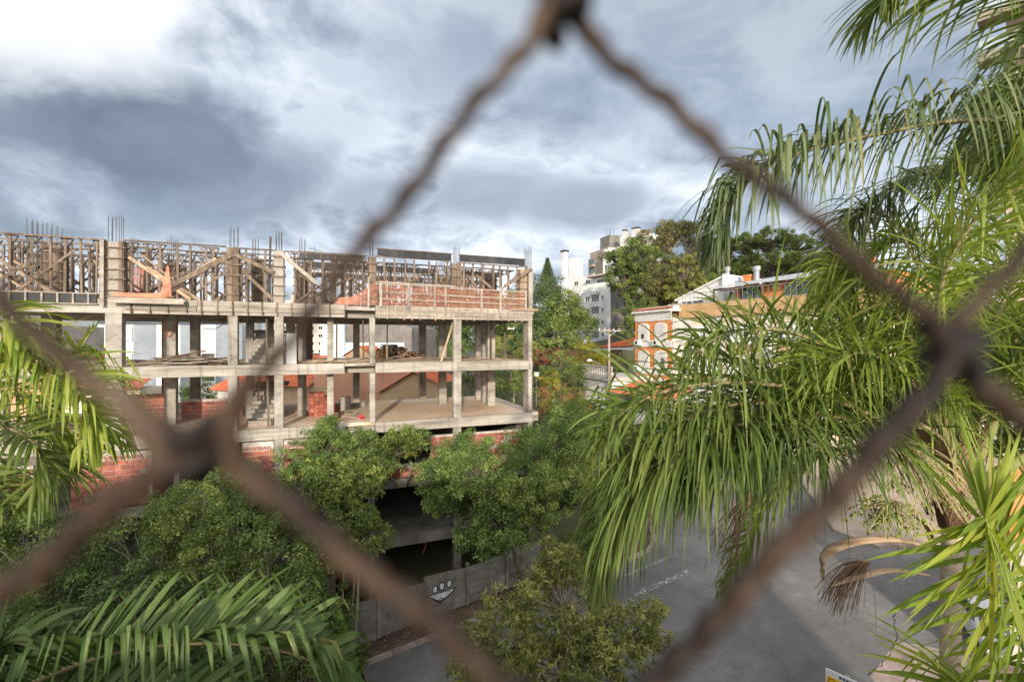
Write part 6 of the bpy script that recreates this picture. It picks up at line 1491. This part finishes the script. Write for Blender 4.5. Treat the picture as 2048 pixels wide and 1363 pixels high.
# --- second palm beyond the right edge, higher crown
pbm = palm_base('taller palm rooted beyond the right edge with dark arching fronds', P(2260, 330, 4.6), (0.2, 0.4), 0.13)
FB = [([(2250, 300, 4.6), (2150, 255, 4.4), (2040, 243, 4.2), (1900, 243, 4.1), (1760, 268, 4.0), (1620, 300, 3.95), (1520, 345, 3.9), (1465, 410, 3.9), (1445, 490, 3.9)], 1.0, 0.027, 165, 'palm_grey', dict(droop=2.2, lift=0.55, fwd=0.1, kink=0.8, spread=0.25, twist=0.3)),
      ([(2260, 300, 4.6), (2200, 120, 4.4), (2120, 0, 4.2), (2020, -60, 4.1), (1900, -70, 4.0), (1800, -40, 4.0), (1760, 10, 4.0)], 1.0, 0.027, 123, 'palm_green', dict(droop=1.6, lift=0.0, fwd=0.5, spread=0.2)),
      ([(2265, 310, 4.8), (2230, 160, 5.0), (2150, 60, 5.2), (2070, 60, 5.3), (2020, 140, 5.4), (1995, 260, 5.4), (1985, 340, 5.4)], 0.8, 0.021, 112, 'palm_grey', dict(droop=1.4, lift=0.2, spread=0.3)),
      ([(2265, 310, 4.7), (2180, 200, 4.8), (2090, 150, 4.8), (2010, 190, 4.9), (1960, 290, 4.9)], 0.8, 0.024, 100, 'palm_green', dict(droop=1.6, lift=0.2, spread=0.3)),
      ([(2250, 330, 4.7), (2140, 330, 4.9), (2010, 330, 5.1), (1880, 340, 5.3), (1760, 390, 5.4), (1700, 470, 5.4), (1680, 560, 5.4)], 0.75, 0.022, 141, 'palm_grey', dict(droop=2.2, lift=0.2, spread=0.3)),
      ([(2270, 320, 4.5), (2200, 230, 4.2), (2120, 200, 4.0), (2060, 240, 3.9), (2020, 330, 3.9)], 0.8, 0.024, 94, 'palm_green', dict(droop=1.4, lift=0.2, spread=0.3))]
for i, (pt, L, wd, n, mt, kw) in enumerate(FB): frond(pbm, pj(*pt), L, wd, n, mt, seed=200 + i, r0=0.028, **kw)
# --- bright palm frond low right, near
pc = palm_base('bright lemon green palm in the bottom right corner', P(2120, 1500, 1.95), (0.1, 0.2), 0.10)
FC = [([(2110, 1480, 1.95), (2060, 1330, 1.9), (2025, 1200, 1.85), (2000, 1120, 1.8), (1982, 1065, 1.75), (1970, 1035, 1.72)], 0.54, 0.024, 76, 'palm_lemon', dict(droop=0.34, lift=0.0, fwd=-0.02, up_hint=(0.2, -1, 0.3), spread=0.26, kink=0.05, twist=0.7, rmat='petiole')),
      ([(2140, 1490, 2.1), (2120, 1380, 2.1), (2100, 1280, 2.1), (2095, 1190, 2.1)], 0.6, 0.023, 50, 'palm_lemon', dict(droop=0.35, lift=0.05, fwd=0.0, up_hint=(0.3, -1, 0.3), spread=0.25, kink=0.05, twist=0.7)),
      ([(2115, 1520, 1.9), (2040, 1440, 1.8), (1970, 1390, 1.72), (1900, 1370, 1.68)], 0.40, 0.020, 30, 'palm_lemon', dict(droop=0.5, lift=0.1, fwd=0.3, spread=0.25, twist=0.7))]
for i, (pt, L, wd, n, mt, kw) in enumerate(FC): frond(pc, pj(*pt), L, wd, n, mt, seed=300 + i, r0=0.016, **kw)
# --- palm at the left edge
pd = palm_base('palm at the left edge with yellow green fronds', P(-260, 900, 3.4), (-0.2, 0.3), 0.13)
FD = [([(-250, 860, 3.4), (-120, 770, 3.3), (0, 733, 3.2), (85, 740, 3.15), (150, 775, 3.1), (180, 840, 3.1), (190, 890, 3.1)], 0.58, 0.028, 105, 'palm_lemon', dict(droop=1.2, lift=0.75, fwd=0.25, kink=0.9, spread=0.22, kpos=(2, 5))),
      ([(-250, 890, 3.4), (-120, 850, 3.3), (-10, 850, 3.2), (60, 880, 3.1), (95, 930, 3.1), (90, 985, 3.1)], 0.5, 0.026, 70, 'palm_green', dict(droop=1.5, lift=0.4, fwd=0.5, spread=0.3)),
      ([(-250, 870, 3.5), (-140, 800, 3.6), (-30, 780, 3.7), (60, 800, 3.7), (110, 860, 3.7), (135, 920, 3.7)], 0.5, 0.026, 75, 'palm_lemon', dict(droop=1.5, lift=0.4, fwd=0.5, spread=0.35)),
      ([(-250, 860, 3.3), (-150, 720, 3.1), (-60, 640, 3.0), (20, 650, 2.95), (60, 710, 2.9)], 0.5, 0.034, 50, 'palm_lemon', dict(droop=1.6, lift=0.4, kink=0.6)),
      ([(-250, 910, 3.4), (-140, 920, 3.2), (-40, 960, 3.1), (10, 1010, 3.0)], 0.5, 0.028, 55, 'palm_green', dict(droop=1.6, lift=0.4)),
      ([(-250, 880, 3.4), (-100, 800, 3.35), (50, 770, 3.3), (140, 720, 3.3), (190, 650, 3.3)], 0.22, 0.016, 20, 'palm_lemon', dict(droop=0.2, lift=0.1, fwd=1.8, spread=0.1))]
for i, (pt, L, wd, n, mt, kw) in enumerate(FD): frond(pd, pj(*pt), L, wd, n, mt, seed=400 + i, r0=0.024, **kw)
# --- near palm whose fronds reach in at the bottom left
pe = palm_base('near palm reaching in with a long dark frond at the bottom left', P(-140, 1560, 2.2), (-0.1, -0.2), 0.12)
FE = [([(-120, 1500, 2.2), (0, 1400, 2.1), (100, 1350, 2.05), (200, 1312, 2.0), (300, 1292, 2.0), (420, 1285, 2.0), (540, 1295, 2.05), (640, 1330, 2.1), (700, 1390, 2.15)], 0.48, 0.034, 84, 'palm_deep', dict(droop=0.7, lift=0.95, fwd=0.55, kink=0.95, spread=0.14, twist=0.2, kpos=(3, 6))),
      ([(-120, 1510, 2.2), (20, 1450, 2.0), (180, 1420, 1.9), (340, 1430, 1.85), (480, 1470, 1.85)], 0.42, 0.034, 60, 'palm_deep', dict(droop=0.7, lift=0.9, fwd=0.5, kink=0.9, spread=0.15, kpos=(4, 7))),
      ([(-130, 1500, 2.3), (-60, 1380, 2.3), (0, 1300, 2.35), (60, 1290, 2.4)], 0.42, 0.036, 40, 'palm_deep', dict(droop=1.4, lift=0.4, kink=0.5))]
for i, (pt, L, wd, n, mt, kw) in enumerate(FE): frond(pe, pj(*pt), L, wd, n, mt, seed=500 + i, r0=0.016, **kw)
